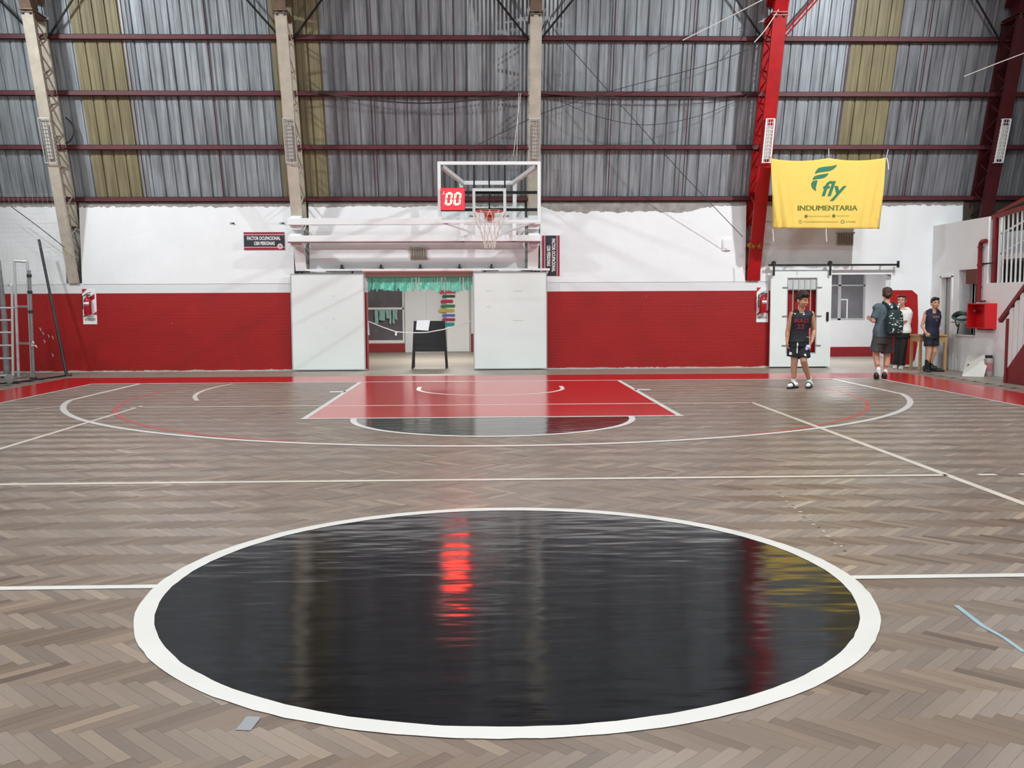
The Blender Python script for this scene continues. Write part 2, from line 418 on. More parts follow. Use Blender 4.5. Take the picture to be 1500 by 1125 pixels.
for s in (-1, 1):
    strip('key_line', [(s*2.45, BASE), (s*2.45, FT-0.05)], 0.075, Z3, P_white)
    strip('key_mark', [(s*2.45, BASE-2.0), (s*2.72, BASE-2.0)], 0.22, Z3, P_white)
strip('free_throw_arc', arc(0, FT, 1.80, PI, 2*PI, 64), 0.08, Z3, P_white)
strip('no_charge_arc', [(-1.25, BASE-1.2)]+arc(0, BASE-1.575, 1.25, PI, 2*PI, 40)+[(1.25, BASE-1.2)], 0.07, Z3, P_white)
cy3 = BASE-1.575; R3 = 6.75; a3 = math.acos(6.57/R3)
strip('three_point_line', [(-6.57, BASE), (-6.57, BASE-1)]+arc(0, cy3, R3, PI+a3, 2*PI-a3, 90)+[(6.57, BASE-1), (6.57, BASE)], 0.085, Z3, P_white)
VX0, VX1 = -5.14, 3.84
strip('volleyball_end_line', [(VX0-0.1, 9.0), (VX1, 9.0)], 0.07, Z2, P_thin)
strip('volleyball_attack_line', [(-HW, 3.0), (-3, 3.0), (2, 3.0), (VX1, 3.0)], 0.075, Z2, P_thin)
strip('volleyball_side_line', [(VX0, 9.2), (VX0, -3)], 0.065, Z2, P_thin)
strip('volleyball_side_line', [(VX1, 9.05), (VX1, 3), (VX1, -3)], 0.07, Z2, P_thin)
for k in range(3): strip('attack_line_dash', [(VX1+0.27+k*0.36, 3.0), (VX1+0.43+k*0.36, 3.0)], 0.075, Z2, P_thin)
strip('old_red_arc', arc(0.05, 10.6, 5.72, PI*1.02-0.3, 2*PI+0.28, 90), 0.065, Z1*0.8, P_redline)
strip('old_white_arc', arc(-0.2, BASE-1.4, 4.75, PI-0.25, PI+0.42, 24), 0.07, Z2, P_thin)
strip('old_white_arc_right', [(P(x, y, 2, 0).x, P(x, y, 2, 0).y) for x, y in ((28, 602), (60, 598), (88, 595), (100, 594.6))], 0.05, Z2, P_thin)
strip('chalk_streak', [(P(x, y, 2, 0).x, P(x, y, 2, 0).y) for x, y in ((1400, 887), (1440, 917), (1470, 934), (1500, 955))], 0.022, Z2, P_chalk, jitter=0.004)
strip('tape_scrap', [(P(x, y, 2, 0).x, P(x, y, 2, 0).y) for x, y in ((356, 1070), (372, 1050))], 0.055, Z2, paint_material('grey_tape', (150, 152, 158), 0.4, 0.1))
for i in range(16):
    q = P(1140+i*6.5+random.uniform(-2, 2), 722+i*5.6+random.uniform(-2, 2), 2, 0)
    flat('paint_fleck', [(q.x+random.uniform(.006, .02)*math.cos(t), q.y+random.uniform(.006, .02)*math.sin(t)) for t in (0, 1.2, 2.5, 3.8, 5)], Z2, P_thin if i % 3 else mat('dark_scuff', (96, 92, 92), 0.6))
# concrete apron around the court, and the floors of the rooms beyond
struct(MB().box(-18, 18, 14.78, 30, -0.06, -0.002).build('floor_apron_back', M_concrete), 'grey concrete strip of floor between red border and end wall', 'floor')
struct(MB().box(-18, -9.1, -14, 14.78, -0.06, -0.002).build('floor_apron_left', M_concrete), 'grey concrete floor beside the court by the ladder', 'floor')
struct(MB().box(9.0, 18, -14, 14.78, -0.06, -0.002).build('floor_apron_right', M_concrete), 'grey concrete floor beside the court by the red stairs', 'floor')
struct(MB().box(-9.1, 9.0, -14, -9.5, -0.06, -0.002).build('floor_apron_front', M_concrete), 'grey concrete floor at the far end of the court', 'floor')

# ------------------------------------------------------------------ end wall
def wall_paint():
    m = bpy.data.materials.new('end_wall_paint'); m.use_nodes = True; nt = m.node_tree; N = nt.nodes; L = nt.links; b = N['Principled BSDF']
    g = N.new('ShaderNodeNewGeometry'); sx = N.new('ShaderNodeSeparateXYZ'); L.new(g.outputs['Position'], sx.inputs[0])
    n = N.new('ShaderNodeTexNoise'); n.inputs['Scale'].default_value = 1.6; n.inputs['Detail'].default_value = 5; L.new(g.outputs['Position'], n.inputs[0])
    red = N.new('ShaderNodeValToRGB'); red.color_ramp.elements[0].color = (*lin((138, 8, 9)), 1); red.color_ramp.elements[1].color = (*lin((168, 13, 14)), 1)
    L.new(n.outputs['Fac'], red.inputs[0])
    st = N.new('ShaderNodeMath'); st.operation = 'GREATER_THAN'; st.inputs[1].default_value = 1.73; L.new(sx.outputs[2], st.inputs[0])
    st2 = N.new('ShaderNodeMath'); st2.operation = 'GREATER_THAN'; st2.inputs[1].default_value = 1.96; L.new(sx.outputs[2], st2.inputs[0])
    a = N.new('ShaderNodeMix'); a.data_type = 'RGBA'; L.new(st.outputs[0], a.inputs[0]); L.new(red.outputs[0], a.inputs[6]); a.inputs[7].default_value = (*lin((222, 226, 227)), 1)
    c = N.new('ShaderNodeMix'); c.data_type = 'RGBA'; L.new(st2.outputs[0], c.inputs[0]); L.new(a.outputs[2], c.inputs[6])
    n3 = N.new('ShaderNodeTexNoise'); n3.inputs['Scale'].default_value = 7; n3.inputs['Detail'].default_value = 7; L.new(g.outputs['Position'], n3.inputs[0])
    ce = N.new('ShaderNodeValToRGB'); ce.color_ramp.elements[0].color = (*lin((92, 86, 82)), 1); ce.color_ramp.elements[1].color = (*lin((182, 180, 174)), 1); L.new(n3.outputs['Fac'], ce.inputs[0])
    L.new(ce.outputs[0], c.inputs[7])
    # chipped specks in the red paint
    n4 = N.new('ShaderNodeTexNoise'); n4.inputs['Scale'].default_value = 26; n4.inputs['Detail'].default_value = 2; L.new(g.outputs['Position'], n4.inputs[0])
    ch = N.new('ShaderNodeMath'); ch.operation = 'GREATER_THAN'; ch.inputs[1].default_value = 0.79; L.new(n4.outputs['Fac'], ch.inputs[0])
    d = N.new('ShaderNodeMix'); d.data_type = 'RGBA'; L.new(ch.outputs[0], d.inputs[0]); L.new(c.outputs[2], d.inputs[6]); d.inputs[7].default_value = (*lin((205, 150, 146)), 1)
    L.new(d.outputs[2], b.inputs['Base Color']); b.inputs['Roughness'].default_value = 0.5
    # thickly painted brickwork
    mp = N.new('ShaderNodeCombineXYZ'); L.new(sx.outputs[0], mp.inputs[0]); L.new(sx.outputs[2], mp.inputs[1])
    br = N.new('ShaderNodeTexBrick'); br.inputs['Scale'].default_value = 1.0; br.inputs['Brick Width'].default_value = 0.26; br.inputs['Row Height'].default_value = 0.072
    br.inputs['Mortar Size'].default_value = 0.008; br.inputs['Mortar Smooth'].default_value = 0.6; L.new(mp.outputs[0], br.inputs['Vector'])
    ml = N.new('ShaderNodeMath'); ml.operation = 'MULTIPLY_ADD'; ml.inputs[1].default_value = -0.55; L.new(br.outputs['Fac'], ml.inputs[0]); L.new(n3.outputs['Fac'], ml.inputs[2])
    bp = N.new('ShaderNodeBump'); bp.inputs['Strength'].default_value = 0.16; bp.inputs['Distance'].default_value = 0.012; L.new(ml.outputs[0], bp.inputs['Height']); L.new(bp.outputs[0], b.inputs['Normal'])
    return m
M_endwall = wall_paint()
D1, D2 = (-2.70, -0.34, 2.16), (7.64, 9.03, 2.08)
wb = MB(); TOP = 3.70; T = 0.28; SW = 0.17
def wall_piece(x0, x1, z0, z1, y0=WY, y1=WY+T): wb.box(x0, x1, y0, y1, z0, z1)
xs = [-18, D1[0], D1[1], D2[0], D2[1], 10.2]
# lower course up to the slots
wall_piece(-18, D1[0], 0, 1.95); wall_piece(D1[1], D2[0], 0, 1.95); wall_piece(D2[1], 10.2, 0, 1.95)
# upper part with slots for the trusses
edges = [-18]
for tx in TR_X[:4]: edges += [tx-SW, tx+SW]
edges.append(10.2)
for i in range(len(edges)-1):
    a, b = edges[i], edges[i+1]
    slot = i % 2 == 1
    y0 = WY+0.20 if slot else WY
    segs = [(a, b)]
    for (d0, d1, dz) in (D1, D2):
        new = []
        for (p, q) in segs:
            if q <= d0 or p >= d1: new.append((p, q))
            else:
                if p < d0: new.append((p, d0))
                wall_piece(max(p, d0), min(q, d1), dz, TOP, y0)
                if q > d1: new.append((d1, q))
        segs = new
    for (p, q) in segs: wall_piece(p, q, 1.95, TOP, y0)
wb.box(10.2, 10.62, WY, WY+T, 0, TOP)
wall_back = struct(wb.build('wall_back', M_endwall), 'end wall painted red below and white above with a ragged upper edge', 'wall')
# white plaster coat, ragged along its top
def coat(x0, x1, zb, ragged=True, ztop=None, depth=0.012):
    n = max(2, int((x1-x0)/0.035)); V = []; fs = []
    for i in range(n+1):
        x = x0+(x1-x0)*i/n
        if ztop is None:
            zt = 3.60 + 0.03*noise.noise((x*1.3, 3, 0)) + 0.035*noise.noise((x*9, 1, 0)) + 0.02*noise.noise((x*31, 7, 0))
            if 1.2 < x < 5.0:
                f = min(1, (x-1.2)/0.35, (5.0-x)/0.6); zt -= 0.13*f + 0.05*f*noise.noise((x*4, 0, 2))
        else: zt = ztop
        zz = zb + (0.008*noise.noise((x*6, 5, 0)) if zb > 1 and zb < 2 else 0)
        V += [(x, WY-depth, zz), (x, WY-depth, zt), (x, WY, zz), (x, WY, zt)]
    for i in range(n):
        a = 4*i; b = 4*(i+1)
        fs += [(a, b, b+1, a+1), (a+1, b+1, b+3, a+3), (a, a+2, b+2, b)]
    fs += [(0, 1, 3, 2), (4*n, 4*n+2, 4*n+3, 4*n+1)]
    return V, fs
for i in range(0, len(edges)-1, 2):
    a, b = edges[i], edges[i+1]
    cuts = [(a, b, 1.93)]
    for (d0, d1, dz) in (D1, D2):
        new = []
        for (p, q, zb) in cuts:
            if q <= d0 or p >= d1: new.append((p, q, zb)); continue
            if p < d0: new.append((p, d0, zb))
            new.append((max(p, d0), min(q, d1), dz))
            if q > d1: new.append((d1, q, zb))
        cuts = new
    for (p, q, zb) in cuts:
        if p > 8.9: zb = 0.0; q = 10.6
        MB().add(*coat(p, q, zb)).build('plaster_coat', M_plaster, wall_back)
# red painted panel beside the right-hand doorway
pts = [(x, y) for x, y in ((1304, 425), (1336, 425), (1344, 432), (1345, 470), (1344, 505), (1340, 527), (1334, 534), (1304, 534))]
MB().poly([P(x, y, 1, WY-0.013) for x, y in pts], (0, -1, 0), 0.004).build('red_wall_panel', M_redpaint, wall_back)
# rough whitish skirting line at the base
bs = MB()
for (a, b) in ((-18, D1[0]), (D1[1], D2[0])):
    n = int((b-a)/0.06)
    for i in range(n):
        x = a+(b-a)*i/n; h = 0.028+0.02*noise.noise((x*3, 0, 9))+0.012*noise.noise((x*17, 0, 3))
        bs.box(x, x+(b-a)/n, WY-0.02-0.012*abs(noise.noise((x*5, 4, 4))), WY, -0.002, max(0.008, h))
struct(bs.build('baseboard_back', mat('chipped_cement_white', (190, 188, 182), 0.85, var=0.3, vscale=12)), 'chipped whitish cement skirting along the red end wall', 'baseboard')

# ------------------------------------------------------------------ metal cladding above the masonry
def sheet_mat(name, rgb, dark, metal, rough, translucent=False):
    m = bpy.data.materials.new(name); m.use_nodes = True; nt = m.node_tree; N = nt.nodes; L = nt.links; b = N['Principled BSDF']
    g = N.new('ShaderNodeNewGeometry'); mp = N.new('ShaderNodeMapping'); mp.inputs['Scale'].default_value = (9, 0.4, 0.55); L.new(g.outputs['Position'], mp.inputs[0])
    n = N.new('ShaderNodeTexNoise'); n.inputs['Scale'].default_value = 1.2; n.inputs['Detail'].default_value = 7; n.inputs['Roughness'].default_value = 0.65; L.new(mp.outputs[0], n.inputs[0])
    r = N.new('ShaderNodeValToRGB'); r.color_ramp.elements[0].position = 0.33; r.color_ramp.elements[1].position = 0.62
    r.color_ramp.elements[0].color = (*lin(dark), 1); r.color_ramp.elements[1].color = (*lin(rgb), 1); L.new(n.outputs['Fac'], r.inputs[0])
    n2 = N.new('ShaderNodeTexNoise'); n2.inputs['Scale'].default_value = 1.1; n2.inputs['Detail'].default_value = 3; L.new(g.outputs['Position'], n2.inputs[0])
    mx = N.new('ShaderNodeMix'); mx.data_type = 'RGBA'; mx.blend_type = 'MULTIPLY'; mx.inputs[0].default_value = 0.35
    L.new(r.outputs[0], mx.inputs[6]); L.new(n2.outputs['Color'], mx.inputs[7])
    rr = N.new('ShaderNodeMix'); rr.data_type = 'RGBA'; rr.inputs[0].default_value = 0.25; L.new(r.outputs[0], rr.inputs[6]); 
    vv = N.new('ShaderNodeMath'); vv.operation = 'MULTIPLY_ADD'; vv.inputs[1].default_value = 0.5; vv.inputs[2].default_value = 0.75; L.new(n2.outputs['Fac'], vv.inputs[0])
    hs = N.new('ShaderNodeHueSaturation'); L.new(r.outputs[0], hs.inputs['Color']); L.new(vv.outputs[0], hs.inputs['Value'])
    L.new(hs.outputs[0], b.inputs['Base Color'])
    b.inputs['Metallic'].default_value = metal; b.inputs['Roughness'].default_value = rough
    return m
M_sheet = sheet_mat('galvanised_sheet', (168, 177, 183), (120, 124, 128), 0.35, 0.5)
M_sheet_b = sheet_mat('bright_corrugated_sheet', (176, 180, 184), (112, 114, 118), 0.5, 0.38)
M_sheet_d = sheet_mat('dull_sheet', (150, 153, 158), (98, 99, 103), 0.3, 0.5)
M_fibre = sheet_mat('yellowed_fibreglass', (142, 134, 104), (112, 104, 80), 0.0, 0.45)
ROOF = [(clad_y(3.56), 3.56), (clad_y(4.5), 4.5), (clad_y(6), 6), (clad_y(7.7), 7.7), (14.6, 8.7), (13.2, 9.9), (10.6, 11.2), (7.0, 12.3), (3.0, 12.8)]
wall_upper = sroot('wall_back_cladding', 'leaning corrugated metal cladding above the end wall', 'wall', (0, 16.5, 3.56))
SHW = 1.01
def sheet(k, kind):
    x0 = -8.5+SHW*k; prof = []
    if kind == 'fine':
        n = 12*6
        for i in range(n+1): prof.append((x0+SHW*i/n, 0.011*math.cos(2*PI*12*i/n)))
    else:
        p = SHW/4
        for j in range(4):
            a = x0+p*j
            prof += [(a, 0.0), (a+0.075, 0.0), (a+0.082, 0.006), (a+0.092, 0.006), (a+0.099, 0.0), (a+p-0.085, 0.0), (a+p-0.078, 0.006), (a+p-0.068, 0.006), (a+p-0.061, 0.0), (a+p-0.045, 0.0), (a+p-0.034, 0.034), (a+p-0.012, 0.034)]
        prof.append((x0+SHW, 0.0))
    V = []; fs = []; m = len(prof); off = 0.004*(k % 2)
    for (y, z) in ROOF:
        for (x, d) in prof: V.append((x, y+d*0.95+off, z+d*0.3))
    for i in range(len(ROOF)-1):
        for j in range(m-1): fs.append((i*m+j, i*m+j+1, (i+1)*m+j+1, (i+1)*m+j))
    mt = {'fine': M_sheet_b, 'fibre': M_fibre, 'dull': M_sheet_d}.get(kind, M_sheet)
    o = MB().add(V, fs).build('corrugated_sheet', mt, wall_upper, fix=False)
    if kind == 'fibre': o['label'] = 'yellowed fibreglass sheet'
KIND = {0: 'fibre', 4: 'fibre', 16: 'fibre', 8: 'fine', 9: 'fine', 5: 'dull', 6: 'dull', 7: 'dull', 17: 'dull', 18: 'dull', 19: 'dull', 20: 'dull'}
for k in range(-5, 24): sheet(k, KIND.get(k, 'trap'))
PZ = [3.76, 4.82, 5.88, 6.94, 8.05]
for z in PZ:
    y = clad_y(z)-0.03 if z < 7.7 else 15.05
    pb = MB()
    pb.box(-18, 18, y-0.10, y-0.085, z-0.05, z+0.05); pb.box(-18, 18, y-0.10, y, z+0.044, z+0.05); pb.box(-18, 18, y-0.10, y, z-0.05, z-0.044)
    pb.build('purlin', M_purlin, wall_upper)
for b in range(4):
    for t in (1/3, 2/3):
        X = TR_X[b]+(TR_X[b+1]-TR_X[b])*t + (0.02 if b else 0)
        MB().tube([(X, clad_y(3.78)-0.09, 3.78), (X, clad_y(8.0)-0.09, 8.0)], 0.011, 6).build('sag_rod', M_purlin, wall_upper)
for t in (1/3, 2/3):
    X = TR_X[0]-5*t; MB().tube([(X, clad_y(3.78)-0.09, 3.78), (X, clad_y(8.0)-0.09, 8.0)], 0.011, 6).build('sag_rod', M_purlin, wall_upper)
# rest of the roof and the other walls of the hall
M_roof = sheet_mat('old_roof_sheet', (120, 122, 124), (84, 84, 86), 0.2, 0.6)
struct(MB().add([(-18, 3.2, 12.8), (18, 3.2, 12.8), (18, -4, 12.3), (-18, -4, 12.3), (18, -10, 9.5), (-18, -10, 9.5), (18, -13.8, 3), (-18, -13.8, 3)],
       [(0, 1, 2, 3), (3, 2, 4, 5), (5, 4, 6, 7)]).build('ceiling', M_roof, fix=False), 'arched sheet metal roof over the court', 'ceiling')
struct(MB().box(-18.2, -18, -14, 17, 0, 13).build('wall_left', M_plaster), 'white side wall of the hall', 'wall')
struct(MB().box(18, 18.2, -14, 17, 0, 13).build('wall_far_right', M_plaster), 'white side wall beyond the mezzanine', 'wall')
struct(MB().box(-18, 18, -14.2, -14, 0, 4).build('wall_front', M_plaster), 'white wall at the near end of the hall', 'wall')

# ------------------------------------------------------------------ trusses
def truss(X, label, m_main, wd, low, white_low=None, red=False, group=None):
    t = thing('steel_truss', label, 'truss', (X, inner_y(low), low), group)
    D = 0.60; zt = 7.22
    def ch(z0, z1, dy, w_, m, name):
        a = Vector((X, inner_y(z0)+dy, z0)); b = Vector((X, inner_y(z1)+dy, z1))
        q = MB().bar(a, b, w_, 0.012, up=(0, -1, 0))
        for s in (-1, 1):
            q.bar(a+Vector((s*(w_/2-0.006), 0.03 if dy == 0 else -0.03, 0)), b+Vector((s*(w_/2-0.006), 0.03 if dy == 0 else -0.03, 0)), 0.012, 0.06, up=(0, -1, 0))
        return q.build(name, m, t)
    z_split = white_low if white_low else low
    ch(z_split, zt, 0, wd, m_main, 'inner_chord')
    if white_low: ch(low, white_low, 0, wd*0.98, M_white, 'inner_chord')['label'] = 'white painted foot of the chord'
    z_out = max(low, 3.2)
    ch(z_out, zt, D, wd, m_main, 'outer_chord')
    # zigzag lacing on both faces
    for s in (-1, 1):
        n = int((zt-z_out)/0.30); zz = [z_out+0.02+(zt-z_out-0.05)*i/n for i in range(n+1)]
        for i in range(n):
            a = (X+s*(wd/2-0.035), inner_y(zz[i])+(0.03 if i % 2 else D-0.03), zz[i]); b = (X+s*(wd/2-0.035), inner_y(zz[i+1])+(D-0.03 if i % 2 else 0.03), zz[i+1])
            MB().bar(a, b, 0.022, 0.022).build('lacing_bar', m_main, t)
        if low < 3.0:
            n = 4; zz = [low+0.25+(z_out-low-0.25)*i/n for i in range(n+1)]
            for i in range(n):
                d0 = min(D, WY+0.18-inner_y(zz[i])); d1 = min(D, WY+0.18-inner_y(zz[i+1]))
                a = (X+s*(wd/2-0.035), inner_y(zz[i])+(0.03 if i % 2 else d0), zz[i]); b = (X+s*(wd/2-0.035), inner_y(zz[i+1])+(d1 if i % 2 else 0.03), zz[i+1])
                MB().bar(a, b, 0.022, 0.022).build('lacing_bar', M_white if white_low else m_main, t)
    # batten plates and the bolted knee
    mk = (m_main if red else M_beige_d)
    kp = MB(); y0 = inner_y(zt)
    kp.box(X-wd/2-0.02, X+wd/2+0.02, y0-0.03, y0+D+0.03, zt, zt+0.025); kp.box(X-wd/2-0.02, X+wd/2+0.02, y0-0.05, y0+D, zt+0.05, zt+0.075)
    kpo = kp.build('knee_plate', mk, t)
    for s in (-1, 1): MB().lathe([(0.03, -0.05), (0.03, 0.11)], (X+s*0.075, y0-0.0, zt+0.02), 8).build('knee_bolt', M_dark, kpo)
    rp = [(y0, zt+0.075), (y0-0.55, zt+1.0), (y0-1.7, zt+2.3), (y0-4.2, zt+3.55), (y0-8, zt+4.6), (y0-11.5, zt+5.0)]
    for dy, dz, nm in ((0, 0, 'rafter_inner_chord'), (0.52, 0.25, 'rafter_outer_chord')):
        q = MB()
        for (a, b) in zip(rp[:-1], rp[1:]): q.bar((X, a[0]+dy, a[1]+dz), (X, b[0]+dy, b[1]+dz), wd, 0.06, up=(0, -1, 0.4))
        q.build(nm, mk, t)
    q = MB().add([(X-0.005, rp[0][0], rp[0][1]), (X-0.005, rp[0][0]+0.55, rp[0][1]+0.1), (X-0.005, rp[1][0]+0.55, rp[1][1]+0.25), (X-0.005, rp[1][0], rp[1][1])], [(0, 1, 2, 3)])
    for (a, b) in zip(rp[1:-1], rp[2:]): q.bar((X, a[0], a[1]), (X, b[0]+0.52, b[1]+0.25), 0.03, 0.03)
    q.build('knee_web', mk, t)
    # struts from the truss up to the next purlin
    for s in (-1, 1):
        q = MB(); m_ = M_black
        q.tube([(X+s*wd*0.5, clad_y(6.9)-0.14, 6.9), (X+s*1.15, 15.0, 8.05)], 0.022, 6)
        if red and s == 1:
            m_ = M_redtruss; q.tube([(X+s*wd*0.5+0.06, clad_y(6.86)-0.2, 6.86), (X+s*1.22, 14.95, 8.05)], 0.018, 6)
        q.build('strut', m_, t)
    # wire guarded tube lamp on the inner face
    return t
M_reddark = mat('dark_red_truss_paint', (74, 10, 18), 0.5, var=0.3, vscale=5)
truss(TR_X[0], 'leaning beige lattice truss with a wire guard, behind the tilted dark pole', M_beige, 0.22, 1.95)
truss(TR_X[1], 'beige lattice truss with a white foot, by the horizontal capacity sign', M_beige, 0.235, 2.2, white_low=3.36)
truss(TR_X[2], 'beige lattice truss with a white foot, behind the basketball backboard', M_beige, 0.235, 2.2, white_low=3.36)
truss(TR_X[3], 'bright red lattice truss beside the yellow banner', M_redtruss, 0.275, 1.95, red=True)
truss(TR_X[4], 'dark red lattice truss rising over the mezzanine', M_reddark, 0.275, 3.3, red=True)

def guard(X, label, style):
    z0, z1 = 4.42, 5.28; yy = lambda z: inner_y(z)-0.012
    t = thing('lamp_guard', label, 'lamp guard', (X, yy(z0), z0), 'wire lamp guards on the trusses')
    hw = 0.115 if style == 'wire' else 0.085
    dep = 0.07
    m = M_lightsteel if style == 'wire' else M_white
    fr = MB()
    for s in (-1, 1): fr.bar((X+s*hw, yy(z0)-dep, z0), (X+s*hw, yy(z1)-dep, z1), 0.016 if style == 'wire' else 0.03, 0.012, up=(0, -1, 0))
    for z in (z0, z1): fr.bar((X-hw, yy(z)-dep, z), (X+hw, yy(z)-dep, z), 0.02, 0.012)
    for s in (-1, 1):
        for z in (z0, z1): fr.bar((X+s*hw, yy(z)-dep, z), (X+s*hw, yy(z), z), 0.012, 0.012)
    fr.build('frame', m, t)
    wr = MB()
    for i in range(1, 12):
        z = z0+(z1-z0)*i/12; wr.tube([(X-hw, yy(z), z), (X-hw, yy(z)-dep, z), (X+hw, yy(z)-dep, z), (X+hw, yy(z), z)], 0.004, 5)
    for x in (-0.05, 0, 0.05): wr.tube([(X+x, yy(z0)-dep, z0), (X+x, yy(z1)-dep, z1)], 0.004, 5)
    wr.build('guard_wires', M_grey if style == 'wire' else M_white, t)
    MB().bar((X, yy(z0+.08)-0.03, z0+.08), (X, yy(z1-.12)-0.03, z1-.12), 0.11, 0.05, up=(0, -1, 0)).build('lamp_body', mat('lamp_body_grey', (206, 204, 198), 0.5, var=.2, vscale=30), t, bevel=0.008)
guard(TR_X[0], 'wire grid lamp guard on the leaning beige truss behind the tilted pole', 'wire')
guard(TR_X[1], 'wire grid lamp guard on the beige truss above the capacity sign', 'wire')
guard(TR_X[2], 'wire grid lamp guard just above the backboard', 'wire')
guard(TR_X[3], 'white caged lamp on the bright red truss beside the banner', 'white')
guard(TR_X[4], 'white caged lamp on the dark red truss over the mezzanine', 'white')

# ------------------------------------------------------------------ cables
def cable(pts, r, m, label, n=6, name='cable', cat='cable', sm=True):
    w_ = [P(x, y, 1, Y) for x, y, Y in pts]
    if sm and len(w_) > 2:
        out = []
        k = len(w_)
        for i in range(k-1):
            p0, p1, p2, p3 = w_[max(i-1, 0)], w_[i], w_[i+1], w_[min(i+2, k-1)]
            for j in range(6):
                u = j/6; out.append(0.5*((2*p1)+(p2-p0)*u+(2*p0-5*p1+4*p2-p3)*u*u+(3*p1-p0-3*p2+p3)*u**3))
        out.append(w_[-1]); w_ = out
    return tag(MB().tube(w_, r, n).build(name, m, smooth=True), label, cat)
cable([(466, 136, 15.7), (510, 142, 15.62), (560, 148, 15.6), (620, 151, 15.6), (690, 147, 15.62), (766, 138, 15.7)], 0.018, M_wire, 'thick dark cable sagging under the purlin between the two beige trusses')
cable([(792, 137, 15.7), (880, 142, 15.66), (980, 144, 15.66), (1040, 142, 15.66), (1100, 138, 15.7)], 0.012, M_wire, 'dark cable hugging the purlin left of the bright red truss')
cable([(800, 30, 15.0), (890, 132, 15.2), (1000, 255, 15.6), (1088, 347, 16.0)], 0.008, M_wire, 'thin steel guy wire slanting from beige truss down to red truss foot', sm=False)
cable([(682, 223, 15.4), (720, 202, 15.4), (800, 164, 15.4), (897, 133, 15.3), (1030, 97, 15.1), (1097, 72, 15.0)], 0.008, M_wire, 'thin wire rising from behind the backboard to the red truss')
cable([(820, 148, 15.6), (880, 172, 15.5), (950, 183, 15.5), (1030, 168, 15.5), (1100, 138, 15.6)], 0.007, M_wire, 'thin slack wire drooping below the dark purlin cable')
cable([(1000, 59, 14.9), (1060, 29, 14.6), (1122, -3, 14.2)], 0.009, M_cord, 'pale cord stretched up to the head of the red truss')
cable([(1105, 62, 14.9), (1122, 42, 14.8), (1143, 10, 14.7)], 0.009, M_cord, 'pale cord running up along the head of the red truss')
cable([(1412, 112, 15.0), (1455, 95, 14.6), (1505, 76, 14.2)], 0.009, M_cord, 'pale cord crossing in front of the dark red truss')
for (xa, xb, nm_) in ((763, 752, 'pale cord hanging beside the beige truss behind the backboard'), (760, 757, 'straight pale cord hanging just above the backboard frame')):
    cable([(xa, 136, 15.2), ((xa+xb)/2, 180, 15.2), (xb, 228, 15.2)], .005, M_cord, nm_)
cable([(17, 303, 15.9), (60, 335, 15.9), (95, 363, 16.0)], 0.010, M_wire, 'dark wire running down to the foot of the leaning beige truss')
cable([(96, 172, 15.9), (106, 182, 15.9), (108, 195, 15.9), (103, 206, 15.9), (96, 210, 15.9)], 0.016, M_dark, 'loop of grey conduit beside the leaning beige truss')

# ------------------------------------------------------------------ wall beams carrying the hoop
BYB = 15.78
def wall_beam(zc, h, label, dark=False):
    t = thing('wall_beam', label, 'beam', ((TR_X[1]+TR_X[2])/2, BYB, zc-h/2))
    x0, x1 = TR_X[1]-0.16, TR_X[2]+0.14
    MB().box(x0, x1, BYB-0.05, BYB+0.05, zc-h/2, zc+h/2).build('tube', M_white, t, bevel=0.006)
    for X in (TR_X[1], TR_X[2]):
        MB().box(X-0.12, X+0.12, BYB+0.05, inner_y(zc)+0.01, zc-h/2-0.09, zc-h/2+0.02).build('bracket', M_white, t, bevel=0.004)
        MB().box(X-0.12, X+0.12, BYB+0.0, inner_y(zc)+0.01, zc+h/2-0.01, zc+h/2+0.04).build('bracket', M_white, t, bevel=0.004)
    if dark: MB().box(x0, x1, BYB-0.048, BYB+0.048, zc-h/2-0.022, zc-h/2).build('red_edge', mat('red_brown_edge', (140, 92, 92), .6), t)
wall_beam(3.22, 0.14, 'white upper steel beam spanning between the white truss feet behind the hoop')
wall_beam(2.86, 0.13, 'white lower steel beam with a reddish underside between the truss feet', True)

# ------------------------------------------------------------------ basketball hoop
HY = BASE-1.2
hoop = thing('basketball_hoop', 'glass basketball backboard with white frame, rim, net and wall arms', 'basketball hoop', (0, HY, 2.88))
def rect_frame(x0, x1, z0, z1, wd, y0, y1):
    return MB().box(x0, x1, y0, y1, z1-wd, z1).box(x0, x1, y0, y1, z0, z0+wd).box(x0, x0+wd, y0, y1, z0+wd, z1-wd).box(x1-wd, x1, y0, y1, z0+wd, z1-wd)
rect_frame(-0.9, 0.9, 2.88, 3.94, 0.055, HY-0.02, HY+0.03).build('board_frame', M_white, hoop)
MB().box(-0.85, 0.85, HY-0.004, HY+0.008, 2.93, 3.89).build('glass_pane', glassmat('backboard_glass', (0.93, 0.96, 0.965)), hoop)
rect_frame(-0.295, 0.295, 3.03, 3.48, 0.05, HY-0.008, HY-0.0045).build('target_square', mat('square_paint', (205, 210, 208), .5), hoop)
for z in (3.42, 3.12): MB().box(-0.845, 0.845, HY+0.10, HY+0.15, z-0.025, z+0.025).build('rear_cross_bar', M_dark, hoop)
for x, za in ((-0.265, 3.48), (0, 3.1), (0.275, 3.48)): MB().box(x-0.014, x+0.014, HY+0.05, HY+0.09, za, 3.885).build('rear_upright', M_dark, hoop)
for s in (-1, 1):
    MB().box(s*0.29-0.06, s*0.29+0.06, HY-0.03, HY-0.004, 2.985, 3.01).build('corner_pad', mat('pad_grey', (120, 118, 116), .6), hoop)
RY = BYB-0.08
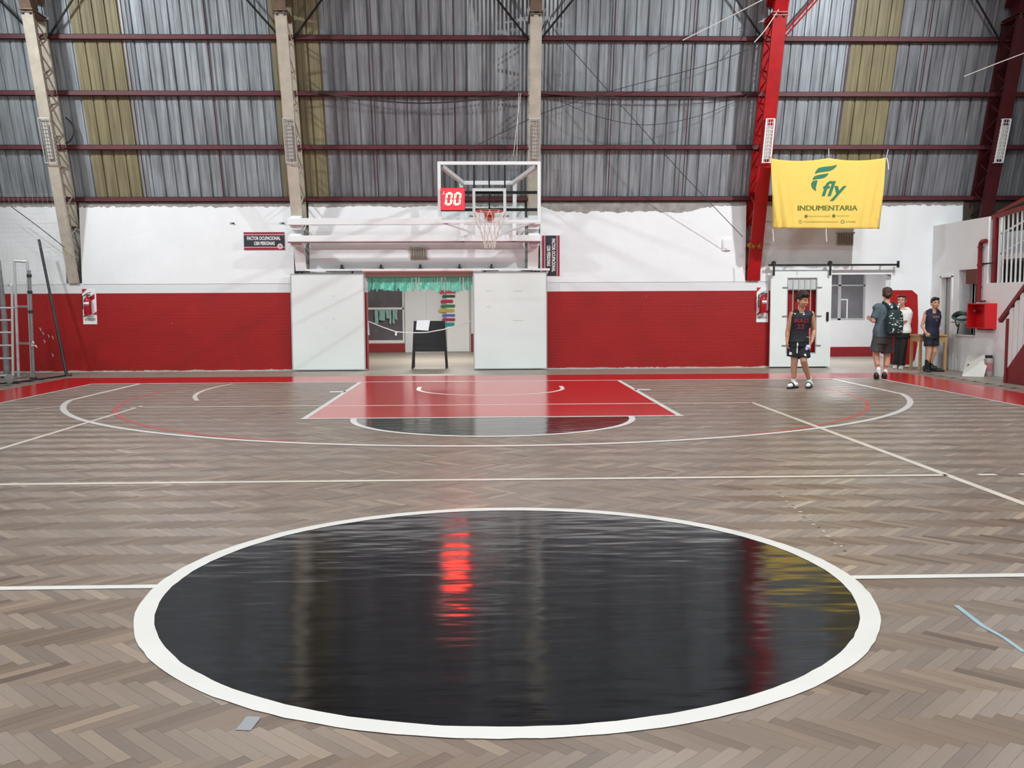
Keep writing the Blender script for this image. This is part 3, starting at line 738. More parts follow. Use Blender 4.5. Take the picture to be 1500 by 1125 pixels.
for s in (-1, 1):
    MB().bar((s*0.84, HY+0.04, 3.87), (s*0.53, RY, 4.02), 0.07, 0.07).build('upper_arm', M_white, hoop)
    MB().bar((s*0.86, HY+0.04, 2.91), (s*0.35, RY, 2.98), 0.028, 0.028).build('lower_arm', M_white, hoop)
    MB().bar((s*0.57, RY, 4.05), (s*0.55, RY, 2.80), 0.08, 0.06, up=(0, -1, 0)).build('rear_post', M_white, hoop)
MB().box(-0.57, 0.57, RY-0.03, RY+0.03, 3.98, 4.06).build('rear_beam', M_white, hoop)
MB().box(-0.06, 0.06, HY-0.2, HY-0.0045, 3.0, 3.05).box(-0.09, 0.09, HY-0.014, HY-0.0045, 2.92, 3.07).box(-0.035, 0.035, HY-0.16, HY-0.012, 2.93, 3.0).build('rim_bracket', mat('orange_red_rim', (190, 84, 70), .45), hoop)
RC = Vector((0, HY-0.15-0.225, 3.05))
MB().tube([RC+Vector((0.2285*math.cos(t), 0.2285*math.sin(t), 0)) for t in [2*PI*i/40 for i in range(40)]], 0.011, 8, closed=True).build('rim', mat('orange_red_rim', (190, 84, 70), .45), hoop, smooth=True)
net = MB()
for k in range(12):
    for d in (-1, 1):
        pts = []
        for j in range(13):
            u = j/12; a = 2*PI*(k+0.5*d*(1-abs((u*4) % 2-1)))/12
            r = 0.225*(1-u)**1.3+0.085-0.0*u if u < 1 else 0.085
            pts.append(RC+Vector((r*math.cos(a), r*math.sin(a), -0.01-0.62*u)))
        net.tube(pts, 0.006, 5)
net.build('net', M_cord, hoop)
# shot clock on the lower left of the board
clk = thing('shot_clock', 'lit red shot clock reading 00 mounted on the backboard', 'shot clock', (-0.63, HY-0.06, 3.08))
MB().box(-0.845, -0.425, HY-0.09, HY-0.022, 3.085, 3.485).build('case', M_black, clk, bevel=0.006)
lfc = MB().box(-0.832, -0.438, HY-0.094, HY-0.0905, 3.10, 3.472).build('bloom_face', emat('red_bloom_face', (1.0, 0.002, 0.004), 16.0), clk)  # black face made to glow red, standing in for the digits' bloom
E_dig = emat('lit_digit', (1.0, 0.66, 0.34), 4.5)
def digit0(x0, x1, z0, z1, wd, sh):
    b = MB(); y = HY-0.0965
    def pt(x, z): return (x+(z-z0)*sh, y, z)
    segs = [((x0+wd*.9, z1), (x1-wd*.9, z1), (x1-wd*1.2, z1-wd), (x0+wd*1.2, z1-wd)), ((x0+wd*.9, z0), (x1-wd*.9, z0), (x1-wd*1.2, z0+wd), (x0+wd*1.2, z0+wd))]
    zm = (z0+z1)/2; g = 0.006
    for (xa, xb) in ((x0, x0+wd), (x1-wd, x1)):
        segs += [((xa, zm+g), (xb, zm+g+0.01), (xb, z1-wd*.9), (xa, z1-wd*.5)), ((xa, zm-g), (xb, zm-g-0.01), (xb, z0+wd*.9), (xa, z0+wd*.5))]
    for q in segs: b.poly([pt(x, z) for x, z in q], (0, 1, 0), 0.002)
    return b
for x in (-0.775, -0.625): digit0(x, x+0.118, 3.18, 3.40, 0.030, 0.12).build('digit', E_dig, lfc)
MB().poly([(-0.80, HY-0.0965, 3.36), (-0.785, HY-0.0965, 3.37), (-0.787, HY-0.0965, 3.425), (-0.795, HY-0.0965, 3.42)], (0, 1, 0), .002).poly([(-0.82, HY-0.0965, 3.375), (-0.79, HY-0.0965, 3.36), (-0.775, HY-0.0965, 3.375), (-0.80, HY-0.0965, 3.385)], (0, 1, 0), .002).build('sticker', M_text, clk)

# ------------------------------------------------------------------ capacity signs
M_signblk = mat('sign_black', (42, 44, 52), .5); M_signred = mat('sign_crimson', (160, 30, 58), .5); M_signpink = mat('sign_pink_line', (226, 190, 196), .5)
def cap_sign(c, ux, uz, label):
    c, ux, uz = Vector(c), Vector(ux), Vector(uz); W_, H_ = 0.885, 0.385; nrm = ux.cross(uz)
    t = thing('capacity_sign', label, 'sign', c-Vector((0, 0, H_/2)), None)
    def rc(u0, u1, v0, v1, d0, d1):
        pts = [c+ux*u+uz*v+nrm*d0 for u, v in ((u0, v0), (u1, v0), (u1, v1), (u0, v1))]
        return MB().poly(pts, nrm, d1-d0)
    plo = rc(-W_/2, W_/2, -H_/2, H_/2, 0.0, 0.012).build('plate', M_signblk, t)
    for s in (-1, 1):
        v = s*H_/2; rc(-W_/2, W_/2, min(v, v-s*0.05), max(v, v-s*0.05), 0.0125, 0.014).build('red_stripe', M_signred, plo)
        v = s*(H_/2-0.05); rc(-W_/2, W_/2, min(v, v-s*0.014), max(v, v-s*0.014), 0.0125, 0.014).build('thin_stripe', M_signpink, plo)
    text_mesh('lettering', 'FACTOR OCUPACIONAL', 0.104, M_text, plo, c-ux*0.01+uz*0.055, ux, uz, bold=0.003, ext=0.0145, sx=0.62)
    text_mesh('lettering', '1200 PERSONAS', 0.104, M_text, plo, c-ux*0.0+uz*(-0.055), ux, uz, bold=0.003, ext=0.0145, sx=0.62)
    em = MB(); ec = c+ux*0.345-uz*0.115
    em.poly([ec+nrm*0.0145+(ux*math.cos(a)+uz*math.sin(a))*0.058 for a in [2*PI*i/20 for i in range(20)]], nrm, 0.002)
    e = em.build('emblem', mat('emblem_white', (232, 222, 224), .5), t)
    MB().poly([ec+nrm*0.0168+(ux*math.cos(a)+uz*math.sin(a))*0.032 for a in [2*PI*i/12 for i in range(12)]], nrm, 0.001).build('emblem_core', mat('emblem_pink', (206, 150, 158), .5), e)
q0, q1 = P(357, 340, 1, WY-0.02), P(417, 366, 1, WY-0.02)
cap_sign(((q0.x+q1.x)/2, WY-0.014, (q0.z+q1.z)/2), (1, 0, 0), (0, 0, 1), 'horizontal black and red capacity sign on the white wall')
q0, q1 = P(794, 345, 1, WY-0.02), P(820, 404, 1, WY-0.02)
cap_sign(((q0.x+q1.x)/2, WY-0.014, (q0.z+q1.z)/2), (0, 0, -1), (1, 0, 0), 'black and red capacity sign hung sideways above the sliding door')

# ------------------------------------------------------------------ vents, small wall things
def vent(px0, py0, px1, py1, label):
    a, b = P(px0, py1, 1, WY-0.02), P(px1, py0, 1, WY-0.02)
    t = thing('vent_grille', label, 'vent', ((a.x+b.x)/2, WY-0.012, a.z))
    MB().box(a.x, b.x, WY-0.03, WY-0.012, a.z, b.z).build('backing', mat('vent_dusty', (186, 182, 172), .8, var=.2, vscale=20), t)
    n = 7
    for i in range(n):
        x = a.x+(b.x-a.x)*(i+0.5)/n; MB().box(x-0.012, x+0.012, WY-0.06, WY-0.03, a.z+0.03, b.z-0.02).build('fin', mat('vent_fin', (150, 146, 136), .7), t)
    MB().box(a.x-0.02, b.x+0.02, WY-0.07, WY-0.012, b.z-0.02, b.z+0.012).build('hood', mat('vent_hood', (160, 156, 148), .7), t)
vent(601, 363, 626, 381, 'louvred vent in the white wall above the central doorway')
vent(1225, 341, 1250, 360, 'louvred vent in the wall below the yellow banner')
a, b = P(1058, 367, 1, WY-0.02), P(1070, 350, 1, WY-0.02)
t = thing('junction_box', 'small white junction box on the wall left of the red truss', 'junction box', ((a.x+b.x)/2, WY-0.012, a.z))
MB().box(a.x, b.x, WY-0.055, WY-0.012, a.z, b.z).build('body', M_plaster, t, bevel=.006)
MB().box(a.x+.02, b.x-.02, WY-0.06, WY-0.055, a.z+.03, b.z-.03).build('cover', M_white, t)
for (px, py), lb_ in (((340, 327), 'small rusty stub on the white wall left of the capacity sign'), ((413, 327), 'small rusty stub on the white wall just above the capacity sign')):
    a = P(px, py, 1, WY-0.012)
    t = thing('wall_bracket', lb_, 'bracket', (a.x, WY-0.012, a.z), 'stubs in the white wall')
    MB().box(a.x-.05, a.x+.05, WY-0.02, WY-0.012, a.z-.02, a.z+.02).build('plate', mat('stub', (176, 176, 174), .7), t)
    MB().box(a.x+.0, a.x+.05, WY-0.06, WY-0.02, a.z-.008, a.z+.008).build('pin', M_dark, t)

# ------------------------------------------------------------------ sliding doors
M_door = mat('door_cream_white', (230, 237, 234), 0.5, var=0.04, vscale=1.2)
M_edge = mat('door_edge_grey', (176, 180, 180), 0.5)
def big_door(name, x0, x1, z1, label, marks):
    t = sroot(name, label, 'door', ((x0+x1)/2, 16.32, 0.02))
    MB().box(x0, x1, 16.29, 16.33, 0.025, z1).build('leaf', M_door, t)
    rect_frame(x0-0.004, x1+0.004, 0.02, z1+0.004, 0.022, 16.283, 16.335).build('edge_frame', M_edge, t)
    for (x, z, w_) in marks: MB().box(x-w_/2, x+w_/2, 16.286, 16.29, z-0.006, z+0.006).build('scuff', mat('scuff_grey', (196, 196, 190), .7), t)
    for x in (x0+0.25, x1-0.25): MB().box(x-0.02, x+0.02, 16.30, 16.32, z1, z1+0.055).build('hanger', M_dark, t)
big_door('door_1', -4.33, -2.73, 2.13, 'large white sliding door left of the central doorway', [(-3.4, 1.65, .06), (-3.4, 1.15, .05), (-3.55, .95, .04)])
big_door('door_2', -0.335, 1.285, 2.15, 'large white sliding door right of the central doorway', [(0.0, 1.75, .12), (0.65, 1.74, .2), (0.0, 1.4, .1), (0.65, 1.09, .22)])
rail = thing('door_track', 'white overhead track carrying the two big sliding doors', 'door track', (-1.3, 16.3, 2.19))
MB().box(-4.0, 1.35, 16.27, 16.36, 2.19, 2.235).build('track', M_white, rail)
for (a, b) in ((-4.2, -3.9), (-3.55, -2.75), (-0.15, 0.22), (0.72, 0.98)): MB().box(a, b, 16.262, 16.27, 2.178, 2.196).build('dark_slot', M_dark, rail)
MB().box(-2.74, -0.34, 16.265, 16.42, 2.165, 2.19).build('red_underside', mat('pink_red_edge', (186, 100, 96), .6), rail)
for px in (500.5, 558, 615.5, 673, 720):
    x = P(px, 388, 1, 16.35).x
    MB().box(x-0.02, x+0.02, 16.30, 16.44, 2.235, 2.33).box(x-0.05, x+0.05, 16.42, 16.44, 2.235, 2.26).build('track_bracket', M_dark, rail)
struct(MB().box(D1[0], D1[1], 16.46, 16.72, 2.075, 2.16).build('trim_1', mat('lintel_pinkish', (214, 194, 186), .6)), 'pinkish lintel over the central doorway', 'lintel')

# ------------------------------------------------------------------ room beyond the central doorway
M_room = mat('room_white', (226, 228, 230), 0.7, var=0.03)
RB = P(560, 516, 2, 0).y
def room_box(name, x0, x1, y0, y1, z0, z1, m, label, cat='wall'): return struct(MB().box(x0, x1, y0, y1, z0, z1).build(name, m), label, cat)
wx = P(592, 470, 1, RB).x; wx0 = P(520, 470, 1, RB).x; zb_, zt_ = P(560, 501, 1, RB).z, 2.35
rw = MB().box(-5.4, wx0, RB, RB+.2, 0, 3).box(wx0, wx, RB, RB+.2, 0, zb_).box(wx0, wx, RB, RB+.2, zt_, 3).box(wx, 1.8, RB, RB+.2, 0, 3)
wall_lobby = struct(rw.build('wall_lobby_back', M_room), 'white back wall of the lobby seen through the central doorway', 'wall')
MB().box(-5.4, P(593, 510, 1, RB).x, RB-.012, RB, 0, P(560, 503, 1, RB).z).build('red_skirting', mat('dull_red_skirting', (150, 52, 52), .6), wall_lobby)
MB().box(P(594, 470, 1, RB).x, P(625, 470, 1, RB).x, RB-.12, RB, 0, 3).build('pilaster', M_room, wall_lobby)
for px in (655.5,): MB().box(P(px, 470, 1, RB).x-.02, P(px, 470, 1, RB).x+.02, RB-.02, RB, 0, 3).build('panel_joint', M_edge, wall_lobby)
room_box('wall_lobby_left', -5.6, -5.4, WY+T, RB, 0, 3, M_room, 'white left wall of the lobby')
room_box('wall_lobby_right', 1.8, 2.0, WY+T, RB, 0, 3, M_room, 'white right wall of the lobby')
room_box('ceiling_lobby', -5.4, 1.8, WY+T, RB, 3, 3.1, M_room, 'white ceiling of the lobby', 'ceiling')
area('lobby_fill_light', (-1.4, 20, 2.95), (-1.4, 20, 0), 1.2, 0.6, 210, (1, .97, .93))  # fill light added to brighten the lobby, no fixture there
win = sroot('window_1', 'dark lobby window with a white transom', 'window', ((wx0+wx)/2, RB, zb_))
MB().box(wx0, wx, RB+.06, RB+.07, zb_, zt_).build('pane', mat('dark_window_glass', (112, 112, 118), .12, var=.35, vscale=1.6, spec=.6), win)
zz = P(560, 452, 1, RB).z
rect_frame(wx0, wx, zb_, zt_, 0.05, RB+.02, RB+.1).box(wx0, wx, RB+.02, RB+.1, zz-.03, zz+.03).build('window_frame', M_white, win)
dr = sroot('door_4', 'plain white lobby door seen through the central doorway', 'door', (P(672, 516, 1, RB).x, RB-.03, 0))
dx0, dx1 = P(655, 470, 1, RB).x, P(687, 470, 1, RB).x
MB().box(dx0, dx1, RB-.05, RB-.02, 0.01, 2.3).build('leaf', M_white, dr)
MB().box(dx1, dx1+.05, RB-.06, RB, 0, 2.35).box(dx0-.05, dx0, RB-.06, RB, 0, 2.35).build('door_frame', M_edge, dr)
MB().box(dx1+.06, dx1+.32, RB-.02, RB, 0, .55).build('red_skirting', mat('dull_red_skirting', (150, 52, 52), .6), wall_lobby)
# coloured strips on the lobby door
cols = [(196, 66, 84), (34, 84, 62), (176, 44, 62), (60, 122, 84), (196, 178, 60), (92, 108, 190), (170, 40, 84), (44, 150, 150)]
names = ['rose', 'dark green', 'crimson', 'green', 'yellow', 'blue', 'magenta', 'teal']
ps = [(644, 668, 425, 430), (648, 667, 432, 436), (646, 664, 439, 444), (646, 667, 446, 450.5), (643, 666, 452.5, 457.5), (648, 667, 460, 464), (648, 667, 466, 470.5), (650, 666, 472.5, 478)]
for c, nm, (a, b, u, v) in zip(cols, names, ps):
    q0, q1 = P(a, v, 1, RB-.1), P(b, u, 1, RB-.1); zc = (q0.z+q1.z)/2; hh = (q1.z-q0.z)/2
    pp = [(q0.x, RB-.075, zc-hh), (q1.x-.03, RB-.075, zc-hh), (q1.x, RB-.075, zc-hh*.2), (q1.x-.02, RB-.075, zc+hh), (q0.x+.03, RB-.075, zc+hh), (q0.x-.02, RB-.075, zc+hh*.1)]
    tag(MB().poly(pp, (0, 1, 0), .02).build('coloured_strip', mat('strip_'+nm.replace(' ', '_'), c, .6)), nm+' paper strip on the white lobby door behind the board', 'sign', 'coloured strips on the lobby door')
# teal fringes
M_teal = mat('teal_foil', (118, 214, 190), 0.35, 0.1, var=0.15, vscale=14, stretch=(4, 1, .4))
def fringe(x0, x1, y, z1, lmin, lmax, label, wd=0.035, gap=0.1, m=M_teal):
    t = thing('fringe_garland', label, 'garland', ((x0+x1)/2, y, z1))
    MB().box(x0, x1, y-.006, y+.006, z1-.02, z1).build('header_tape', m, t)
    b = MB(); x = x0; rr = random.Random(5)
    while x < x1-.01:
        w_ = wd*rr.uniform(.6, 1.5); ln = rr.uniform(lmin, lmax); w_ = min(w_, x1-x)
        n = 5; V = []
        for i in range(n+1):
            u = i/n; dy = 0.02*math.sin(u*3+x*31)*u+rr.uniform(-.006, .006); dx = .012*math.sin(u*4+x*17)*u
            V += [(x+dx, y+dy, z1-.01-ln*u), (x+w_*.96+dx, y+dy+rr.uniform(-.008, .008), z1-.01-ln*u)]
        b.add(V, [(2*i, 2*i+1, 2*i+3, 2*i+2) for i in range(n)])
        x += w_ + (wd*rr.uniform(0, .7) if rr.random() < gap else 0)
    s = b.build('fringe_strips', m, t, fix=False); s['kind'] = 'stuff'
fringe(-2.68, -0.36, 16.55, 2.075, .26, .34, 'teal foil fringe garland hanging across the top of the central doorway', gap=.25)
a, b = P(549, 454, 1, RB), P(583, 454, 1, RB)
fringe(a.x, b.x, RB-.05, a.z, .25, .46, 'small pale teal fringe hanging on the lobby window', wd=.09, gap=.6, m=mat('pale_teal_foil', (142, 186, 178), .4))
# A-frame board with a sheet of paper
af = thing('a_frame_board', 'black folding a-frame board with a white sheet, standing in the central doorway', 'sign board', (-1.36, 17.05, 0))
for s, yt, yb in ((1, 17.0, 16.85), (-1, 17.05, 17.30)):
    for xx, dx in ((-1.68, -.055), (-1.02, .055)):
        MB().bar((xx, yt, 1.08), (xx+dx, yb, 0.0), 0.045, 0.03, up=(0, 1, 0)).build('leg', M_black, af)
    MB().add([(-1.68, yt-.005*s, 1.08), (-1.02, yt-.005*s, 1.08), (-1.0, yt+(yb-yt)*.65-.005*s, .39), (-1.70, yt+(yb-yt)*.65-.005*s, .39),
              (-1.68, yt+.015*s, 1.08), (-1.02, yt+.015*s, 1.08), (-1.0, yt+(yb-yt)*.65+.015*s, .39), (-1.70, yt+(yb-yt)*.65+.015*s, .39)],
             [(0, 1, 2, 3), (4, 5, 6, 7), (0, 1, 5, 4), (2, 3, 7, 6), (1, 2, 6, 5), (0, 3, 7, 4)]).build('panel', M_black, af)
    MB().bar((-1.73, yt+(yb-yt)*.64, .4), (-.97, yt+(yb-yt)*.64, .4), .03, .03).build('cross_rail', M_black, af)
pa = [(-1.63, 1.09), (-1.33, 1.10), (-1.37, .86), (-1.65, .88)]
pap = tag(MB().poly([(x, 16.972-(1.1-z)*.14-.004, z) for x, z in pa], (0, -1, 0), .002).build('paper_sheet', mat('paper_white', (244, 246, 250), .7)), 'white sheet of paper on the black a-frame board', 'paper')
# ribbon across the doorway
def ribbon(pts, r, m, label):
    return tag(MB().tube(pts, r, 6).build('barrier_ribbon', m, smooth=True), label, 'ribbon')
rp = [P(x, y, 1, 16.6) for x, y in ((538, 470), (560, 479), (580, 486), (600, 487.5), (625, 487), (650, 482.5), (672, 476), (691, 470.5))]
rbn = ribbon(rp, .012, M_text, 'white ribbon strung across the central doorway')
MB().poly([P(x, y, 1, 16.58) for x, y in ((537, 471), (540, 471), (541.5, 491), (539, 491))], (0, -1, 0), .004).build('tail', M_text, rbn)
MB().poly([P(x, y, 1, 16.58) for x, y in ((579, 485), (582, 485.5), (581, 492), (578.5, 491))], (0, -1, 0), .004).build('knot_tail', M_text, rbn)

# ------------------------------------------------------------------ room beyond the right-hand doorway
RB2 = P(1230, 522, 2, 0).y
x0, x1 = P(1195, 430, 1, RB2).x, P(1268, 430, 1, RB2).x; z0, z1 = P(1240, 469, 1, RB2).z, P(1240, 402, 1, RB2).z+.15
xr = P(1289, 480, 1, RB2).x
rw = MB().box(6.4, x0, RB2, RB2+.2, 0, 3).box(x0, x1, RB2, RB2+.2, 0, z0).box(x0, x1, RB2, RB2+.2, z1, 3).box(x1, xr, RB2, RB2+.2, 0, 3)
wall_office = struct(rw.build('wall_office_back', M_room), 'white back wall beyond the right-hand doorway', 'wall')
MB().box(6.4, xr, RB2-.012, RB2, 0, P(1240, 508, 1, RB2).z).build('red_skirting', mat('deep_red_skirting', (140, 22, 32), .5), wall_office)
room_box('wall_office_left', 6.2, 6.4, WY+T, RB2, 0, 3, M_room, 'white left wall of the side room')
room_box('wall_office_right', xr, xr+.2, WY+T, RB2, 0, 3, M_room, 'white right wall of the side room')
room_box('ceiling_office', 6.4, xr, WY+T, RB2, 2.6, 2.7, M_room, 'white ceiling of the side room', 'ceiling')
area('office_fill_light', (8.4, 18.4, 2.55), (8.4, 18.4, 0), .8, .4, 110, (.96, .98, 1))  # unseen light added to lift the side room
win = sroot('window_2', 'dark office window with white mullions', 'window', ((x0+x1)/2, RB2, z0))
MB().box(x0, x1, RB2+.06, RB2+.07, z0, z1).build('pane', mat('dark_window_glass', (112, 112, 118), .12), win)
xm = P(1231, 430, 1, RB2).x; zm = P(1240, 418, 1, RB2).z
rect_frame(x0, x1, z0, z1, 0.05, RB2+.02, RB2+.1).box(xm-.05, xm+.03, RB2+.02, RB2+.1, z0, z1).box(x0, x1, RB2+.02, RB2+.1, zm-.02, zm+.02).build('window_frame', M_edge, win)
q = P(1232, 438, 1, RB2); q2 = P(1242, 468, 1, RB2)
MB().box(q.x, q2.x, RB2+.02, RB2+.055, q.z-.03, q.z).box(q2.x-.03, q2.x, RB2+.03, RB2+.055, q2.z, q.z).build('sash', M_white, win)
# sliding door with a barred window
XD0, XD1, ZD = 6.27, 7.63, 2.15
d3 = sroot('door_3', 'white sliding door with a barred opening, behind the boy in black', 'door', ((XD0+XD1)/2, 16.32, .03))
wx0_, wx1_ = P(1153, 430, 1, 16.31).x, P(1196, 430, 1, 16.31).x; wz0, wz1 = P(1170, 517, 1, 16.31).z, P(1170, 407, 1, 16.31).z
lf = MB().box(XD0, wx0_, 16.29, 16.34, .03, ZD).box(wx1_, XD1, 16.29, 16.34, .03, ZD).box(wx0_, wx1_, 16.29, 16.34, .03, wz0).box(wx0_, wx1_, 16.29, 16.34, wz1, ZD)
lf_o = lf.build('leaf', M_door, d3)
rect_frame(wx0_-.01, wx1_+.01, wz0-.01, wz1+.01, .018, 16.284, 16.30).build('opening_trim', M_edge, d3)
for i in range(1, 5):
    x = wx0_+(wx1_-wx0_)*i/5; MB().tube([(x, 16.31, wz0), (x, 16.31, wz1)], .009, 6).build('bar', M_lightsteel, d3)
for k, py in enumerate((421, 463, 506)):
    z = P(1200, py, 1, 16.29).z
    for x in (wx0_-.05, wx1_+.05): MB().box(x-.06, x+.06, 16.275, 16.29, z-.014, z+.014).build('strap', M_grey, lf_o)
zg = P(1170, 424, 1, 16.31).z
MB().box(wx0_, wx1_, 16.325, 16.335, zg, wz1).build('frosted_pane', mat('frosted_pane', (198, 204, 202), .4, var=.12, vscale=14), d3)
z = P(1212, 463, 1, 16.28).z; x = P(1212, 463, 1, 16.28).x
MB().box(x-.025, x+.025, 16.262, 16.29, z-.11, z+.09).build('handle', M_black, lf_o)
MB().box(XD0+.02, XD1-.1, 16.30, 16.34, .0, .03).build('bottom_guide', M_dark, d3)
tk = thing('door_track', 'black overhead track with rollers above the barred sliding door', 'door track', (7.7, 16.27, 2.28))
q0, q1 = P(1129, 391, 1, 16.26), P(1314, 389, 1, 16.26)
MB().bar((q0.x-.05, 16.26, 2.285), (q1.x+.05, 16.26, 2.285), .03, .045).build('track', M_black, tk)
for px in (1133, 1215.5):
    x = P(px, 390, 1, 16.26).x
    MB().box(x-.022, x+.022, 16.215, 16.235, 2.05, 2.34).build('strap', M_black, tk)
    MB().lathe([(.05, -.02), (.05, .02)], (x, 16.25, 2.33), 12, 'y').build('roller', M_black, tk)
MB().box(q1.x+.0, q1.x+.04, 16.22, 16.28, 2.22, 2.37).build('end_stop', M_black, tk)
for x in (q0.x+.4, q0.x+1.9, q1.x-.3): MB().box(x-.015, x+.015, 16.26, WY-.012, 2.29, 2.31).build('standoff', M_black, tk)

# ------------------------------------------------------------------ fire extinguishers
def extinguisher(px, py0, py1, right, lab1, lab2):
    a, b = P(px-9, py1, 1, WY-.02), P(px+9, py0, 1, WY-.02)
    t = thing('extinguisher_sign', lab1, 'sign', ((a.x+b.x)/2, WY-.002, a.z))
    MB().box(a.x, b.x, WY-.012, WY-.002, a.z, b.z).build('plate', M_white, t)
    H_ = b.z-a.z; W_ = b.x-a.x
    red = mat('sign_stripe_red', (176, 24, 52), .5)
    def pl(uv, nm, m=red): MB().poly([(a.x+u*W_, WY-.0125, a.z+v*H_) for u, v in uv], (0, -1, 0), .002).build(nm, m, t)
    pl([(0, 1), (.38, 1), (0, .86)], 'stripe'); pl([(.3, .72), (.9, .86), (.9, .72), (.62, .66)], 'stripe'); pl([(0, .22), (.5, .4), (.5, .3), (.1, .2)], 'stripe'); pl([(.7, .28), (1, .36), (1, .26)], 'stripe')
    pl([(.1, .1), (.9, .1), (.9, .17), (.1, .17)], 'text_block', mat('sign_grey_text', (176, 172, 170), .6))
    e = thing('fire_extinguisher', lab2, 'fire extinguisher', ((a.x+b.x)/2, WY-.1, a.z+.2*H_))
    cx = (a.x+b.x)/2-.01; cyy = WY-.095; zb = a.z+.27*H_; zt = a.z+.76*H_; r = .078
    MB().lathe([(r*.9, zb), (r, zb+.02), (r, zt-.08), (r*.85, zt-.035), (r*.45, zt), (r*.3, zt+.03)], (cx, cyy, 0), 20).build('cylinder', mat('extinguisher_red', (168, 18, 36), .3), e, smooth=True)
    MB().box(cx-.05, cx+.06, cyy-.015, cyy+.015, zt+.03, zt+.07).bar((cx-.02, cyy, zt+.075), (cx+.08, cyy-.01, zt+.11), .02, .014).build('valve', mat('valve_grey', (110, 104, 100), .4, .5), e)
    MB().tube([(cx-.04, cyy, zt+.05), (cx-.1, cyy-.01, zt+.02), (cx-.108, cyy-.01, zt-.12), (cx-.1, cyy, zb+.12)], .012, 8).build('hose', M_black, e, smooth=True)
    MB().tube([(cx+r*1.01*math.sin(t_), cyy-r*1.01*math.cos(t_), zb+.24) for t_ in [-.5+i*.17 for i in range(8)]], .035, 4).build('label_band', M_white, e)
    MB().box(cx-.03, cx+.03, cyy+r-.01, WY-.012, zt-.05, zt-.02).build('wall_hook', M_dark, e)
extinguisher(131, 423, 475, False, 'white and red striped extinguisher plate below the leaning beige truss', 'red fire extinguisher below the leaning beige truss')
extinguisher(1117, 421, 472, True, 'white and red striped extinguisher plate beside the barred door', 'red fire extinguisher beside the barred door')

# ------------------------------------------------------------------ yellow banner
BY_ = 15.4
b00, b10 = P(1129, 232, 1, BY_), P(1298, 231, 1, BY_); b01, b11 = P(1133, 334, 1, BY_), P(1289.5, 335, 1, BY_)
ban = thing('cloth_banner', 'yellow cloth banner with a green winged logo hanging beside the red truss', 'banner', ((b00.x+b10.x)/2, BY_, b01.z))
def cloth(u, v):
    """u 0..1 across, v 0..1 downwards"""
    sag = 0.055*(4*(u*2 % 1)*(1-(u*2 % 1)))*(1-v)**2
    top = b00.lerp(b10, u); bot = b01.lerp(b11, u); p = top.lerp(bot, v); p.z -= sag
    side = math.exp(-((u-.0)/.16)**2)+math.exp(-((1-u)/.16)**2)
    f = 0.045*side*v*math.sin(9*(u*1.4 if u < .5 else (1-u)*1.4)*6-5*v) + 0.012*math.sin(u*14+v*2)*v*v*(0.3+side)
    low = 0.02*math.sin((u-.5)*26)*max(0, v-.8)/.2
    p.y += f+low-0.05*v*0; return p
nu, nv = 72, 40; V = [cloth(i/nu, j/nv) for j in range(nv+1) for i in range(nu+1)]
fs = [(j*(nu+1)+i, j*(nu+1)+i+1, (j+1)*(nu+1)+i+1, (j+1)*(nu+1)+i) for j in range(nv) for i in range(nu)]
co = MB().add(V, fs).build('cloth', mat('yellow_cloth', (232, 200, 98), .8, var=.05, vscale=2), ban, smooth=True)
md = co.modifiers.new('thickness', 'SOLIDIFY'); md.thickness = .003
M_logo = mat('logo_green', (38, 116, 82), .7); M_olive = mat('olive_lettering', (104, 116, 40), .7)
def on_cloth(v):
    u_ = (v.x-b00.x)/(b10.x-b00.x); v_ = (b00.z-v.z)/(b00.z-b01.z)
    q = cloth(min(1, max(0, u_)), min(1, max(0, v_))); return Vector((v.x, q.y-.006, v.z))
def ban_xy(cx, cy):
    """pixel of the photo -> point on banner plane"""
    q = P(1120+cx*190/1500, 220+cy*190/1500, 1, BY_); return q
def feather(pts, nm):
    b = MB(); k = len(pts); w_ = [on_cloth(ban_xy(x, y)) for x, y in pts]
    b.add(w_+[q+Vector((0, -.002, 0)) for q in w_], [tuple(range(k)), tuple(range(k, 2*k))]+[(i, (i+1) % k, (i+1) % k+k, i+k) for i in range(k)])
    bm_o = b.build(nm, M_logo, ban)
feather([(580, 272), (590, 245), (612, 215), (640, 200), (700, 190), (770, 184), (836, 168), (828, 192), (795, 222), (755, 240), (700, 248), (640, 256)], 'wing_feather')
feather([(553, 345), (562, 318), (578, 300), (610, 289), (680, 276), (742, 267), (722, 298), (690, 320), (650, 330), (610, 333)], 'wing_feather')
feather([(562, 354), (612, 347), (602, 395), (590, 440), (598, 470), (572, 460), (548, 435), (538, 405), (542, 375)], 'wing_feather')
c_ = on_cloth(ban_xy(775, 455)); sc_ = (b10.x-b00.x)/(169*1500/190)
text_mesh('logo_word', 'fly', 235*sc_, M_logo, ban, c_, (1, 0, 0), (0, 0, 1), bold=.0095, shear=.28, ext=.004, sx=1.2, warp=on_cloth)
c_ = on_cloth(ban_xy(722, 672))
text_mesh('lettering', 'INDUMENTARIA', 84*sc_, M_olive, ban, c_, (1, 0, 0), (0, 0, 1), bold=0.0, ext=.004, sx=1.13, warp=on_cloth, strokes=(0, .006, .011))
